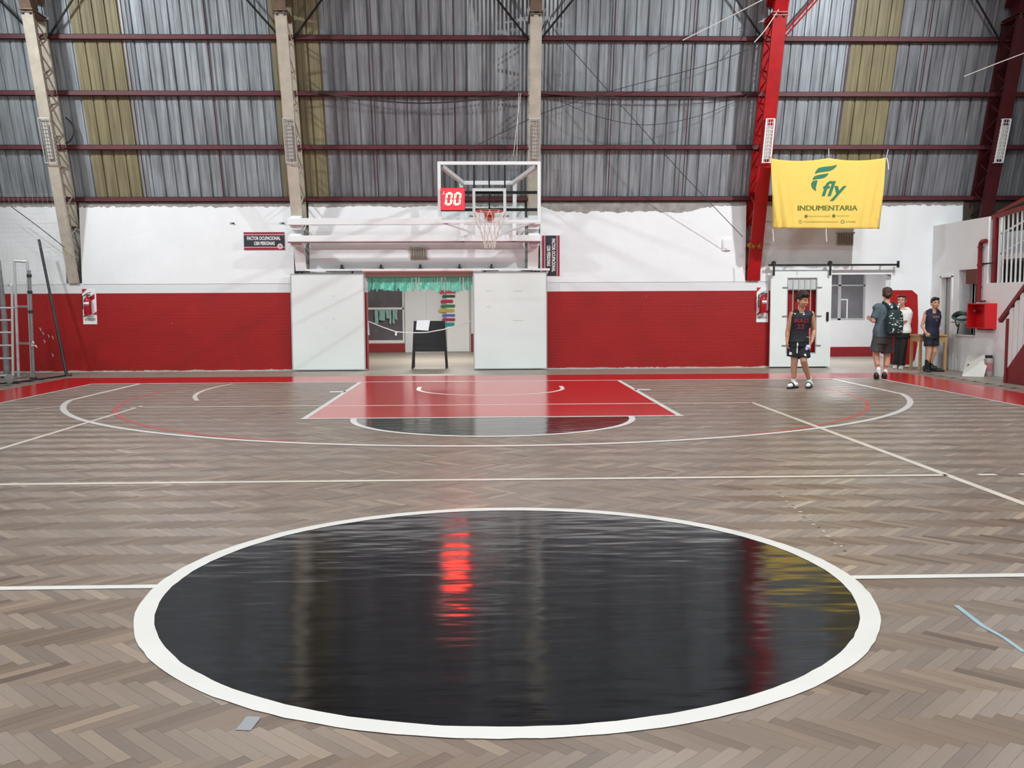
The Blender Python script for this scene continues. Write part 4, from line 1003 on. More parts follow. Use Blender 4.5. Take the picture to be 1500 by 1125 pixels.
def ring_icon(cx, cy, r, fill):
    q = ban_xy(cx, cy); n = 16; b = MB()
    if fill: b.add([on_cloth(q+Vector((r*math.cos(2*PI*i/n), 0, r*math.sin(2*PI*i/n)))) for i in range(n)], [tuple(range(n))])
    else:
        for i in range(n):
            a0, a1 = 2*PI*i/n, 2*PI*(i+1)/n
            b.add([on_cloth(q+Vector((k*math.cos(a), 0, k*math.sin(a)))) for k, a in ((r, a0), (r, a1), (r*.65, a1), (r*.65, a0))], [(0, 1, 2, 3)])
    b.build('contact_icon', M_olive, ban, fix=False)
ring_icon(479, 765, 20*sc_, True); ring_icon(800, 760, 20*sc_, True); ring_icon(410, 830, 20*sc_, False); ring_icon(900, 828, 21*sc_, False)
M_faint = mat('faint_olive_print', (190, 172, 62), .7)
for (xa, xb, cy) in ((512, 758, 764), (838, 985, 760), (445, 855, 829), (935, 1050, 827)):
    b = MB(); x = xa
    while x < xb:
        l_ = random.uniform(7, 16); h_ = random.choice((7, 9, 12))
        b.add([on_cloth(ban_xy(*q)) for q in ((x, cy-h_), (min(xb, x+l_), cy-h_), (min(xb, x+l_), cy+7), (x, cy+7))], [(0, 1, 2, 3)]); x += l_+random.uniform(4, 8)
    b.build('small_print', M_faint, ban, fix=False)
for (x, y), (xt, yt) in (((1130, 232), (1124, 214)), ((1214, 229), (1214, 218)), ((1298, 231), (1301, 219))):
    MB().tube([P(x, y, 1, BY_), P(xt, yt, 1, 16.0)], .008, 5).build('tie_cord', M_cord, ban)
for px in (1132, 1210): MB().tube([P(px, 335, 1, BY_), P(px+1, 354, 1, BY_)], .009, 5).build('hanging_cord', M_cord, ban)
MB().tube([P(1299, 231, 1, BY_-.01), P(1301, 240, 1, BY_-.01), P(1301.5, 248, 1, BY_-.01)], .011, 5).build('hanging_cord', M_cord, ban)
# gold tinsel tied on the red truss
ti = thing('tinsel_bow', 'scrap of gold tinsel tied round the red truss', 'decoration', P(1103, 362, 1, 16.2))
for (px, py) in ((1098, 359), (1104, 361), (1112, 361)):
    q = P(px, py, 1, 16.16-.03)
    b = MB()
    for i in range(12):
        d = Vector((random.uniform(-1, 1), random.uniform(-.4, .1), random.uniform(-1, 1)))*.06; b.tube([q-d, q+Vector((random.uniform(-.02, .02), -.02, 0)), q+d*random.uniform(.4, 1)], .012, 4)
    b.build('tuft', mat('gold_tinsel', (168, 120, 44), .4, .4), ti)

# ------------------------------------------------------------------ right-hand wall and mezzanine
RX = 9.95; RT = 0.28; YC = 14.05; ZP = 1.83; ZW = 3.15
dY0, dY1, dZ = 15.47, 15.98, 2.02; vY0, vY1, vZ0, vZ1 = 14.44, 15.2, .78, 2.13
b = MB()
def rwp(y0, y1, z0, z1): b.box(RX, RX+RT, y0, y1, z0, z1)
rwp(dY1, WY-.013, 0, ZW); rwp(dY0, dY1, dZ, ZW); rwp(vY1, dY0, 0, ZW); rwp(vY0, vY1, 0, vZ0); rwp(vY0, vY1, vZ1, ZW); rwp(YC, vY0, 0, ZW); rwp(6.0, YC, 0, ZP)
wall_right = struct(b.build('wall_right', M_plaster), 'white mezzanine wall with a door, a hatch and a hose box', 'wall')
MB().box(RX+RT, RX+.9, vY0-.3, dY1+.3, -.002, ZW-.1).build('inner_mass', mat('dim_room_grey', (196, 198, 198), .8), wall_right) if False else None
room_box('wall_kiosk_back', RX+1.6, RX+1.7, 13.0, WY, 0, 3, mat('kiosk_white', (206, 210, 212), .7), 'pale inner wall of the kiosk behind the hatch')
room_box('ceiling_kiosk', RX+RT, RX+1.6, 13.0, WY, 2.3, 2.4, M_room, 'pale ceiling of the kiosk', 'ceiling')
room_box('wall_mezzanine_back', 13.4, 13.6, 4, WY, 0, 5.2, mat('dark_brick_wall', (70, 62, 54), .9, var=.5, vscale=3), 'dark brick wall behind the mezzanine bars')
room_box('wall_mezzanine_end', 10.62, 18, WY, WY+.2, 0, TOP, mat('dark_brick_wall', (70, 62, 54), .9), 'dark brick end wall above the mezzanine')
room_box('floor_mezzanine', RX+RT, 13.4, 4, 14.05, 1.5, 1.7, M_concrete, 'concrete mezzanine floor behind the bars', 'floor')
for i, (y, z, w_, h_, c) in enumerate(((12.95, 1.7, .5, .5, (92, 100, 84)), (12.2, 1.7, .6, .35, (70, 84, 92)), (11.4, 1.7, .5, .7, (88, 78, 66)))):
    cr = thing('storage_crate', ('greenish', 'blue grey', 'brown')[i]+' crate stored behind the mezzanine bars', 'crate', (12.3, y, z))
    MB().box(12.0, 12.6, y-w_/2, y+w_/2, z, z+h_).build('box', mat('crate%d' % i, c, .8, var=.3), cr, bevel=.01)
    MB().box(11.98, 12.62, y-w_/2-.02, y+w_/2+.02, z+h_, z+h_+.04).build('lid', mat('crate_lid%d' % i, tuple(int(v*.8) for v in c), .8), cr)
struct(rect_frame(0, 1, 0, 1, .1, 0, 1).build('trim_2', M_room)) if False else None
fr = MB().box(RX-.02, RX+.1, dY0-.03, dY0+.03, 0, dZ).box(RX-.02, RX+.1, dY1-.03, dY1+.03, 0, dZ).box(RX-.02, RX+.1, dY0-.03, dY1+.03, dZ-.03, dZ+.03)
d5 = sroot('door_5', 'narrow doorway with a white frame in the mezzanine wall', 'door', (RX, (dY0+dY1)/2, 0))
fr.build('door_frame', M_white, d5)
MB().box(RX+.12, RX+.16, dY0+.03, dY1-.03, 0, dZ-.04).build('leaf', mat('door_dull_grey', (176, 178, 176), .6), d5)
MB().box(RX+.10, RX+.12, dY0+.06, dY0+.11, .95, 1.05).build('handle', M_dark, d5)
# hatch with bars, rolled shutter
hat = sroot('window_3', 'barred hatch with a rolled brown blind in the mezzanine wall', 'window', (RX+.1, (vY0+vY1)/2, vZ0))
for i in range(6):
    y = vY0+(vY1-vY0)*(i+.5)/6; MB().tube([(RX+.2, y, vZ0), (RX+.2, y, vZ1)], .011, 6).build('bar', M_lightsteel, hat)
MB().box(RX+.03, RX+.17, vY0+.05, vY1-.25, vZ1-.3, vZ1).build('rolled_blind', mat('brown_blind', (112, 56, 44), .7, var=.2), hat)
MB().box(RX-.06, RX+.2, vY0-.02, vY1+.05, vZ0-.03, vZ0).build('sill', M_white, hat)
# coil of green hose on the hatch sill
hs = thing('garden_hose', 'coil of green hose on the hatch sill', 'hose', (RX-.05, 14.75, vZ0+.3))
q = [P(x, y, 0, RX-.04) for x, y in ((1400, 465), (1412, 462.5), (1432, 464))]
b = MB()
for k in range(6):
    pts = []
    for i in range(28):
        a = 2*PI*i/28; pts.append((RX-.10-.035*(k % 3)+.03*math.sin(a*2), 14.74+.33*math.cos(a), vZ0+.36+.018*(k//2)+(.055+.006*k)*math.sin(a)))
    b.tube(pts, .016, 6, closed=True)
b.build('coil', mat('green_hose', (24, 76, 62), .4), hs, smooth=True)
p0 = P(1402, 463, 0, RX-.1)
MB().tube([P(x, y, 0, RX-.12) for x, y in ((1408, 461), (1401, 464), (1399, 472), (1402, 478), (1405, 474), (1403, 484), (1402, 489))], .016, 6).build('loose_end', mat('dark_hose', (40, 52, 52), .5), hs, smooth=True)
MB().box(RX-.20, RX, 14.42, 15.06, vZ0+.24, vZ0+.265).bar((RX-.02, 14.5, vZ0+.24), (RX-.18, 14.5, vZ0+.24), .02, .02).build('shelf', M_grey, hs)
# red riser pipe and hose box
pipe = thing('riser_pipe', 'red water pipe rising beside the hatch', 'pipe', (RX-.05, 14.32, 1.45))
z0_, z1_ = 1.45, P(1435, 355, 0, RX-.06).z; yp = P(1435.5, 400, 0, RX-.06).y; ye = P(1445, 353, 0, RX-.06).y
MB().tube([(RX-.07, yp, z0_), (RX-.07, yp, z1_-.06), (RX-.07, yp-.02, z1_-.01), (RX-.07, yp-.07, z1_+.01), (RX-.07, ye, z1_+.01)], .045, 10).build('pipe', M_maroon, pipe, smooth=True)
for z in (z1_-.1, 2.2, 1.75): MB().lathe([(.055, -.02), (.055, .02)], (RX-.07, yp, z), 12).build('collar', M_maroon, pipe)
MB().box(RX-.02, RX+.0, 13.75, yp, P(1446, 386, 0, RX).z-.015, P(1446, 386, 0, RX).z+.015).build('clamp_bar', M_black, pipe)
q = P(1440, 442, 0, RX-.1); MB().tube([(RX-.1, q.y-.08, 1.47), (RX-.1, q.y+.12, 1.47)], .02, 8).build('valve', M_dark, pipe)
hb = thing('hose_box', 'open red fire hose box on the white mezzanine wall', 'hose box', (RX-.1, 13.95, .92))
hy0, hy1 = 13.62, 14.36; hz0, hz1 = .93, 1.43; hd = .22
bb = MB().box(RX-.03, RX-.0, hy0, hy1, hz0, hz1).box(RX-hd, RX-.03, hy0, hy0+.02, hz0, hz1).box(RX-hd, RX-.03, hy1-.02, hy1, hz0, hz1).box(RX-hd, RX-.03, hy0+.02, hy1-.02, hz1-.02, hz1).box(RX-hd, RX-.03, hy0+.02, hy1-.02, hz0, hz0+.02)
M_hose = mat('hose_box_red', (204, 26, 34), .4)
bb.build('case', M_hose, hb)
MB().box(RX-hd-.004, RX-hd, hy0, hy0+.06, hz0, hz1).build('rim_flange', M_hose, hb); MB().box(RX-hd-.004, RX-hd, hy1-.03, hy1, hz0, hz1).build('rim_flange', M_hose, hb)
MB().lathe([(.05, -.05), (.05, .05), (.03, .06)], (RX-.12, 14.2, 1.27), 12, 'y').build('hydrant_valve', mat('valve_red_dark', (120, 20, 26), .4), hb)
MB().box(RX-.16, RX-.02, hy0+.1, hy1-.3, hz0-.03, hz0).build('bottom_lip', M_maroon, hb)
# mezzanine bars
bal = thing('mezzanine_railing', 'maroon framed railing with white bars on the mezzanine', 'railing', (RX+.1, 13.0, ZP))
yb0 = P(1455.5, 400, 0, RX+.05).y
MB().box(RX+.02, RX+.10, yb0-.05, yb0+.04, ZP, P(1457, 318, 0, RX+.05).z).build('post', M_maroon, bal)
MB().bar((RX+.06, yb0+.12, P(1457, 318, 0, RX+.05).z), (RX+.06, 9.0, P(1457, 318, 0, RX+.05).z+.15*(yb0-9)*.5), .06, .09).build('top_rail', M_maroon, bal)
qa, qb = P(1462, 312, 0, RX+.05), P(1500, 292, 0, RX+.05)
MB().bar(qa, qa+(qb-qa)*4, .05, .06).build('handrail', M_maroon, bal)
for i in range(14):
    y = yb0-.15-i*.155; MB().box(RX+.05, RX+.075, y-.013, y+.013, ZP, 3.13+.075*(yb0-y)).build('bar', M_white, bal)
for (pa_, pb_) in (((1452, 350), (1500, 324)), ((1452, 379), (1500, 352))):
    qa, qb = P(*pa_, 0, RX+.16), P(*pb_, 0, RX+.16); MB().bar(qa, qa+(qb-qa)*3, .025, .03).build('sloping_bar', M_white, bal)
# staircase
SX = 9.33; q0 = P(1472, 556, 0, SX); ys = q0.y
st = thing('staircase', 'red staircase with white bars at the side of the court', 'staircase', (SX+.3, ys-.8, 0))
n_ = 10; ra, tr = .183, .26
hp0, hp1 = P(1468, 468, 0, SX), P(1500, 424, 0, SX)
sl0, sl1 = P(1478, 538, 0, SX), P(1500, 506, 0, SX); slp = (sl1.z-sl0.z)/(sl1.y-sl0.y)
yend = ys-2.6
MB().poly([(SX-.02, ys+.02, 0), (SX-.02, ys+.02, .12), (SX-.02, sl0.y, sl0.z), (SX-.02, yend, sl0.z+(yend-sl0.y)*slp), (SX-.02, yend, 0)], (1, 0, 0), .05).build('stringer', M_maroon, st)
for i in range(10):
    MB().box(SX+.03, RX-.002, ys-.05-(i+1)*.26, ys-.05-i*.26, 0 if i == 0 else i*.18-.04, (i+1)*.18).build('step', M_concrete, st)
nz = hp0.z
MB().box(SX-.035, SX+.035, ys-.09, ys-.02, 0, nz+.02).build('newel_post', M_maroon, st)
hs_ = (hp1.z-hp0.z)/(hp1.y-hp0.y)
MB().bar((SX, hp0.y+.06, hp0.z-.03), (SX, yend, hp0.z+(yend-hp0.y)*hs_), .07, .075).build('handrail', M_maroon, st)
for i in range(14):
    y = ys-.14-i*.165
    zt = hp0.z+(y-hp0.y)*hs_; zb = max(.1, sl0.z+(y-sl0.y)*slp)
    MB().box(SX-.012, SX+.012, y-.055, y+.055, zb-.02, zt-.03).build('baluster', M_white, st)
# leaning board and tin
lb = thing('leaning_board', 'white board with black and yellow markings leaning against the mezzanine wall', 'board', (9.75, 14.4, 0))
c4 = [P(1409, 551, 2, 0), P(1442, 552.5, 2, 0)]
pA, pB = P(1409, 551, 2, 0), P(1441, 552, 2, 0); pC = P(1450, 520, 0, RX-.03); pD = P(1418, 519, 0, RX-.03)
pC.y = max(pC.y, 13.7)
nrm = (pB-pA).cross(pD-pA).normalized()
if nrm.y > 0: nrm = -nrm
MB().poly([pA, pB, pC, pD], -nrm, .02).build('panel', mat('board_white', (226, 226, 218), .5, var=.05), lb)
def on_board(u, v): return (pA.lerp(pB, u)).lerp(pD.lerp(pC, u), v)+nrm*.002
ux = (pB-pA).normalized(); uz = (pD-pA); uz = (uz-ux*uz.dot(ux)).normalized()
text_mesh('lettering', '360', .16, M_black, lb, on_board(.32, .5), ux, uz, bold=.002, ext=.004, sx=.9)
MB().poly([on_board(u, v)+nrm*.001 for u, v in ((.6, .42), (.72, .36), (.92, .4), (.94, .6), (.8, .64), (.62, .58))], nrm, .002).build('yellow_mark', mat('yellow_mark', (236, 206, 40), .6), lb)
pb = thing('paint_tin', 'tall clear container with a black lid behind the leaning board', 'container', (9.84, 13.66, 0))
MB().lathe([(.07, 0), (.075, .02), (.075, .33), (.06, .36)], (9.84, 13.66, 0), 16).build('body', mat('cloudy_plastic', (176, 160, 158), .4, var=.2, vscale=14), pb, smooth=True)
MB().lathe([(.07, .36), (.07, .41)], (9.84, 13.66, 0), 16).build('lid', M_black, pb)
MB().lathe([(.0765, .1), (.0765, .26)], (9.84, 13.66, 0), 16).build('wrapper', mat('wrapper_pink', (186, 120, 124), .5, var=.4, vscale=25), pb)
# wooden desk and the things on and under them
def wood_table(x0, x1, y0, y1, h, label):
    t = thing('wooden_table', label, 'table', ((x0+x1)/2, (y0+y1)/2, 0))
    MB().box(x0-.02, x1+.02, y0-.02, y1+.02, h-.035, h).build('top', M_wood, t, bevel=.005)
    MB().box(x0+.05, x1-.05, y0+.01, y0+.03, h-.15, h-.035).box(x0+.05, x1-.05, y1-.03, y1-.01, h-.15, h-.035).box(x0+.01, x0+.03, y0+.05, y1-.05, h-.15, h-.035).box(x1-.03, x1-.01, y0+.05, y1-.05, h-.15, h-.035).build('apron', M_wood, t)
    for x in (x0, x1-.055):
        for y in (y0, y1-.055): MB().box(x, x+.055, y, y+.055, 0, h-.035).build('leg', M_wood, t, bevel=.004)
wood_table(9.15, 9.74, 15.18, 15.66, .765, 'small wooden desk with a cup on it, behind the boy in navy')
cp = thing('plastic_cup', 'pinkish plastic cup on the wooden desk', 'cup', (9.62, 15.3, .765))
MB().lathe([(.032, .76), (.045, .86), (.041, .86), (.03, .775)], (9.62, 15.3, .005), 14).build('cup', mat('pink_cup', (220, 178, 170), .4), cp, smooth=True)
MB().lathe([(.047, .855), (.047, .865)], (9.62, 15.3, .005), 14).build('lip', mat('pink_cup', (220, 178, 170), .4), cp)
ck = thing('plastic_drum', 'ribbed pale drum under the wooden desk', 'drum', (9.52, 15.42, 0))
MB().lathe([(.10, .03), (.125, .05)]+[(.125+(.006 if i % 2 else 0), .08+i*.045) for i in range(11)]+[(.11, .6), (.06, .62)], (9.52, 15.42, 0), 18).build('body', mat('pale_blue_grey', (188, 198, 204), .45, var=.12, vscale=9), ck, smooth=True)
MB().lathe([(.115, .0), (.115, .03)], (9.52, 15.42, 0), 18).build('base', M_grey, ck)

# ------------------------------------------------------------------ things by the left side
def V3(px, py, Y): return P(px, py, 1, Y)
pf = thing('post_frame', 'tall narrow grey steel frame standing by the white ladder', 'steel frame', (-9.15, 14.55, 0))
def gz(px, py): return P(px, py, 2, 0)
Yp = 14.75
a0, a1 = V3(21, 382, Yp), V3(27, 546, Yp); c0, c1 = V3(40, 383, Yp), V3(47, 550, Yp)
a1.z = 0; c1.z = 0
for (u_, v_) in ((a1, a0), (a0, c0), (c0, c1)): MB().tube([u_, v_], .028, 8).build('frame_tube', M_lightsteel, pf, smooth=True)
for py in (449, 503): MB().bar(V3(24+(py-382)*.03, py, Yp), V3(43+(py-382)*.03, py, Yp), .03, .045).build('cross_bar', M_grey, pf)
e0, e1 = V3(42.5, 396, Yp-.1), V3(49, 553, Yp-.1); e1.z = 0
vp = thing('volleyball_post', 'grey steel volleyball post strapped to the narrow frame', 'post', e1)
MB().tube([e1, e0], .035, 10).build('post', M_grey, vp, smooth=True)
MB().tube([e1, e1+Vector((0, 0, .03))], .07, 12).build('foot', M_dark, vp)
for u in (.62, .8, .95): MB().tube([e1.lerp(e0, u)-Vector((0, 0, .03)), e1.lerp(e0, u)+Vector((0, 0, .03))], .05, 8).build('clamp', M_dark, vp)
for (px, py) in ((52, 506), (48, 500)):
    MB().tube([V3(46, 507, Yp-.15), V3(px, py, Yp-.2), V3(px+2, py+3, Yp-.2)], .012, 5).build('tie_string', M_cord, vp)
ld = thing('referee_ladder', 'white steel umpire ladder on wheels at the left court edge', 'ladder', (-9.6, 14.2, 0))
Yl = 14.2
r0, r1 = V3(14.5, 416, Yl), V3(19, 551, Yl); r1.z = .1
MB().tube([r1, V3(17.5, 419, Yl)], .024, 8).build('rail', M_lightsteel, ld, smooth=True); MB().tube([V3(17.5, 419, Yl), V3(14.5, 416, Yl)], .024, 8).tube([V3(14.5, 416, Yl), V3(11, 418, Yl)], .024, 8).build('rail_top', M_lightsteel, ld, smooth=True)
l1 = r1+Vector((-.55, 0, 0)); l0 = r0+Vector((-.55, 0, 0))
MB().tube([l1, l0], .024, 8).build('rail', M_lightsteel, ld, smooth=True)
for py in (451, 469, 487, 506, 525):
    q = V3(17.2+(py-451)*.018, py, Yl); MB().tube([q, q+Vector((-.55, 0, 0))], .018, 8).build('rung', M_lightsteel, ld)
MB().tube([V3(17, 452, Yl), V3(26, 449, Yl+.5)], .018, 8).build('brace', M_lightsteel, ld)
MB().tube([r1, r1+Vector((0, -.3, -.04))], .02, 8).tube([r1+Vector((-.55, 0, 0)), r1+Vector((-.55, -.3, -.04))], .02, 8).tube([r1, r1+Vector((-.55, 0, 0))], .02, 8).build('base_frame', M_lightsteel, ld)
qw = gz(14, 562)
for dx in (0, -.6):
    MB().lathe([(.07, -.025), (.09, -.02), (.09, .02), (.07, .025)], (qw.x+dx, qw.y, .09), 16, 'y').build('wheel', mat('wheel_grey', (132, 130, 126), .6), ld, smooth=True)
    MB().tube([(qw.x+dx, qw.y+.03, .09), (qw.x+dx+.05, 14.0, .1)], .02, 6).build('axle_arm', M_grey, ld)
gp = thing('steel_post', 'thick grey steel post behind the white ladder', 'post', (V3(7, 545, 15.0).x, 15.0, 0))
q = V3(6, 460, 15.0)
MB().tube([(q.x, 15.0, 0), (q.x, 15.0, 1.3), (q.x-.06, 15.0, 2.4)], [.07, .055, .04], 10).build('shaft', M_grey, gp, smooth=True)
MB().lathe([(.12, 0), (.12, .03), (.075, .05)], (q.x, 15.0, 0), 14).build('foot', M_dark, gp)
pb0 = gz(98, 551); pt0 = V3(57, 351, 15.9)
tp = thing('leaning_pole', 'dark steel pole tilted against the red wall', 'pole', pb0)
MB().tube([pb0, pt0], [.035, .03], 8).build('shaft', M_dark, tp, smooth=True)
MB().tube([pb0-Vector((0.03, 0, 0)), pb0+Vector((.09, .02, 0.02))], .035, 8).build('foot', M_dark, tp)
b = MB().tube([gz(0, 563)+Vector((0, 0, .015)), gz(30, 560)+Vector((0, 0, .015)), gz(60, 556)+Vector((0, 0, .015)), gz(98, 551)+Vector((0, 0, .015))], .018, 6)
tag(b.build('floor_bar', M_dark), 'dark bar lying on the floor at the foot of the tilted pole', 'bar')
# safety net hanging at the left
nt_ = MB(); Yn = 15.95
for i in range(28):
    x = -11.6+i*.1; nt_.tube([(x, Yn, 1.78), (x, Yn-.1, 2.6), (x-.05, Yn-.25, 3.8)], .0013, 3, caps=False)
for j in range(3, 24):
    z = 1.5+j*.1; yy = Yn-.109*(z-1.5)
    nt_.tube([(-11.6, yy, z), (-10, yy+.02, z+.02*math.sin(j)), (-8.9-.02*(z-1.5), yy, z)], .0013, 3, caps=False)
nto = tag(nt_.build('safety_net', mat('net_cord', (214, 216, 214), .8), fix=False), 'fine white safety net hanging in front of the left end of the wall', 'net')
for (x, z) in ((58, 480), (62, 486), (70, 490), (64, 498), (76, 492), (76, 518)):
    q = V3(x, z, WY-.012); q.y = WY-.006
    tag(MB().tube([q, q+Vector((.01, -.004, -.025)), q+Vector((.03, 0, -.035)), q+Vector((.015, 0, -.07))], .006, 5).build('string_scrap', M_cord), 'scrap of pale string caught against the red wall by the tilted pole', 'string', 'string scraps on the red wall')

# ================================================================== PEOPLE
from mathutils.bvhtree import BVHTree
def skin_mat(name, rgb):
    m = mat(name, rgb, 0.5, var=0.06, vscale=14); return m
class Body(MB):
    def cap(s, a, b, ra, rb, n=12, flat_a=False, flat_b=False, fx=1.0):
        """tapered limb from a to b, rounded unless flat"""
        a, b = Vector(a), Vector(b); d = (b-a); L_ = d.length; d.normalize()
        ref = Vector((0, 1, 0)) if abs(d.y) < .9 else Vector((0, 0, 1))
        u = d.cross(ref).normalized(); v = u.cross(d).normalized(); prof = []
        if flat_a: prof += [(0.0, ra*.98), (0.0, ra)]
        else:
            for i in range(1, 5): t = PI/2*i/4; prof.append((-ra*math.cos(t), ra*math.sin(t)))
        prof.append((L_/2, (ra+rb)/2))
        if flat_b: prof += [(L_, rb), (L_, rb*.98)]
        else:
            for i in range(3, -1, -1): t = PI/2*(i+1)/4 if i >= 0 else 0; prof.append((L_+rb*math.cos(t), rb*math.sin(t)))
        vs = []; k = len(prof)
        for (h, r) in prof:
            for j in range(n):
                t = 2*PI*j/n; vs.append(a+d*h+(u*math.cos(t)*fx+v*math.sin(t))*r)
        fs = []
        for i in range(k-1):
            for j in range(n):
                j2 = (j+1) % n; fs.append((i*n+j, i*n+j2, (i+1)*n+j2, (i+1)*n+j))
        fs += [tuple(range(n))[::-1], tuple(range((k-1)*n, k*n))]
        return s.add(vs, fs)
    def stack(s, rings, n=20):
        """rings: centre, rx, ry, rotation"""
        vs = []; fs = []; k = len(rings)
        for (c, rx, ry, rot) in rings:
            cr, sr = math.cos(rot), math.sin(rot)
            for j in range(n):
                t = 2*PI*j/n
                ex = 0.85; ct, st = math.cos(t), math.sin(t)
                x = rx*math.copysign(abs(ct)**ex, ct); y = ry*math.copysign(abs(st)**ex, st)
                vs.append(Vector(c)+Vector((x*cr-y*sr, x*sr+y*cr, 0)))
        for i in range(k-1):
            for j in range(n):
                j2 = (j+1) % n; fs.append((i*n+j, i*n+j2, (i+1)*n+j2, (i+1)*n+j))
        fs += [tuple(range(n))[::-1], tuple(range((k-1)*n, k*n))]
        return s.add(vs, fs)
    def shell(s, name, m, parent, voxel, smooth=2, rough=0.0):
        o = MB.build(s, name, m, parent, fix=True)
        r = o.modifiers.new('r', 'REMESH'); r.mode = 'VOXEL'; r.voxel_size = voxel; r.use_smooth_shade = True
        if smooth: sm = o.modifiers.new('s', 'SMOOTH'); sm.iterations = smooth; sm.factor = 0.5
        dg = bpy.context.evaluated_depsgraph_get(); me = bpy.data.meshes.new_from_object(o.evaluated_get(dg))
        o.modifiers.clear(); old = o.data; o.data = me; me.name = name
        if not me.materials: me.materials.append(m)
        for p in me.polygons: p.use_smooth = True
        if rough:
            for v in me.vertices:
                v.co += v.normal*rough*noise.noise(v.co*38)
        bpy.data.meshes.remove(old); return o
def rz(v, a, c=(0, 0, 0)):
    c = Vector(c); v = Vector(v)-c; return Vector((v.x*math.cos(a)-v.y*math.sin(a), v.x*math.sin(a)+v.y*math.cos(a), v.z))+c
def hand(b, wrist, direction, palm_n, side, curl, sc=1.0):
    """palm, four fingers and a thumb; palm_n faces the palm side, side = thumb side"""
    d = Vector(direction).normalized(); n = Vector(palm_n); n = (n-d*n.dot(d)).normalized(); t = d.cross(n).normalized()
    if t.dot(Vector(side)) < 0: t = -t
    w_ = Vector(wrist)
    for k in (-1, 0, 1): b.cap(w_-d*.01+t*.008*k, w_+d*.075*sc+t*.024*k*sc, .019*sc, .015*sc, 8)
    for i, ln in enumerate((.066, .075, .070, .054)):
        base = w_+d*.078*sc+t*(.030-.020*i)*sc; c1 = curl*.9; 
        d1 = (d*math.cos(c1)+n*math.sin(c1)); d2 = (d*math.cos(c1*2.1)+n*math.sin(c1*2.1))
        m_ = base+d1*ln*.52*sc; e_ = m_+d2*ln*.52*sc
        b.cap(base-d*.01, m_, .0092*sc, .0088*sc, 6); b.cap(m_, e_, .0088*sc, .0075*sc, 6)
    base = w_+d*.022*sc+t*.026*sc; td = (d*.75+t*.55+n*.35).normalized(); m_ = base+td*.038*sc; e_ = m_+(d*.9+t*.1+n*.4).normalized()*.032*sc
    b.cap(base-td*.012, m_, .0115*sc, .0100*sc, 6); b.cap(m_, e_, .0100*sc, .0082*sc, 6)
def head(b, c, hs, yaw, tilt=0.0):
    """c = head centre, hs = head height; features face -y turned by yaw"""
    c = Vector(c)
    def f(x, y, z): 
        v = Vector((x, y*math.cos(tilt)-z*math.sin(tilt), y*math.sin(tilt)+z*math.cos(tilt))); return rz(v*hs, yaw)+c
    R_ = Matrix.Rotation(yaw, 3, 'Z') @ Matrix.Rotation(tilt, 3, 'X')
    E = lambda p, r: b.ellipsoid(f(*p), [q*hs for q in r], 14, 10, R_)
    E((0, .05, .14), (.335, .40, .36)); E((0, -.08, -.12), (.29, .30, .36)); E((0, -.13, -.34), (.18, .20, .15))
    E((0, -.405, -.07), (.050, .075, .105)); E((0, -.43, -.135), (.07, .06, .045)); E((0, -.36, .10), (.22, .06, .05))
    for s in (-1, 1):
        E((s*.345, .03, -.05), (.045, .09, .14)); E((s*.17, -.28, -.13), (.11, .1, .09))
    E((0, -.375, -.265), (.10, .05, .028)); E((0, -.37, -.305), (.085, .05, .028))
    return f, R_
def face(f, R_, hs, parent, eye=(40, 28, 22), brow=(38, 28, 22), lip=(168, 98, 90)):
    for s in (-1, 1):
        ey = MB().ellipsoid(f(s*.145, -.362, .03), (.062*hs, .030*hs, .034*hs), 10, 8, R_).build('eye', mat('eye_white', (226, 222, 216), .3), parent, smooth=True)
        MB().ellipsoid(f(s*.145, -.386, .028), (.032*hs, .014*hs, .033*hs), 10, 8, R_).build('iris', mat('iris_dark', eye, .3), ey, smooth=True)
        MB().ellipsoid(f(s*.15, -.395, .115), (.095*hs, .028*hs, .022*hs), 10, 8, R_).build('eyebrow', mat('brow_dark', brow, .8), parent, smooth=True)
    MB().ellipsoid(f(0, -.408, -.285), (.095*hs, .03*hs, .03*hs), 10, 8, R_).build('lips', mat('lips', lip, .5), parent, smooth=True)
def on_surface(o, b, parent, name, m, ydir=1, lift=.004):
    """lay flat pieces of b (world coords) on the surface of o, seen along y"""
    off = wloc(o); bvh = BVHTree.FromPolygons([v.co+off for v in o.data.vertices], [tuple(p.vertices) for p in o.data.polygons]); out = []
    for v in b.v:
        h = bvh.ray_cast(Vector((v.x, v.y-2*ydir, v.z)), Vector((0, ydir, 0)))
        out.append(h[0]+Vector((0, -lift*ydir, 0)) if h[0] else v)
    b.v = out; return b.build(name, m, parent, fix=False)
def grid_patch(pts_fn, nu, nv):
    b = MB(); V = [pts_fn(i/nu, j/nv) for j in range(nv+1) for i in range(nu+1)]
    return b.add(V, [(j*(nu+1)+i, j*(nu+1)+i+1, (j+1)*(nu+1)+i+1, (j+1)*(nu+1)+i) for j in range(nv) for i in range(nu)])
def text_on(o, parent, body, size, m, centre, bold=.001, ydir=1, lift=.005, sx=1.0):
    tmp = text_mesh('lettering', body, size, m, None, centre, (1, 0, 0), (0, 0, 1), bold=bold, sx=sx)
    bm = bmesh.new(); bm.from_mesh(tmp.data); bmesh.ops.triangulate(bm, faces=bm.faces); bmesh.ops.subdivide_edges(bm, edges=[e for e in bm.edges if e.calc_length() > .02], cuts=1)
    b = MB(); bm.verts.ensure_lookup_table(); b.add([v.co for v in bm.verts], [tuple(v.index for v in f.verts) for f in bm.faces]); bm.free()
    bpy.data.objects.remove(tmp); return on_surface(o, b, parent, 'lettering', m, ydir, lift)
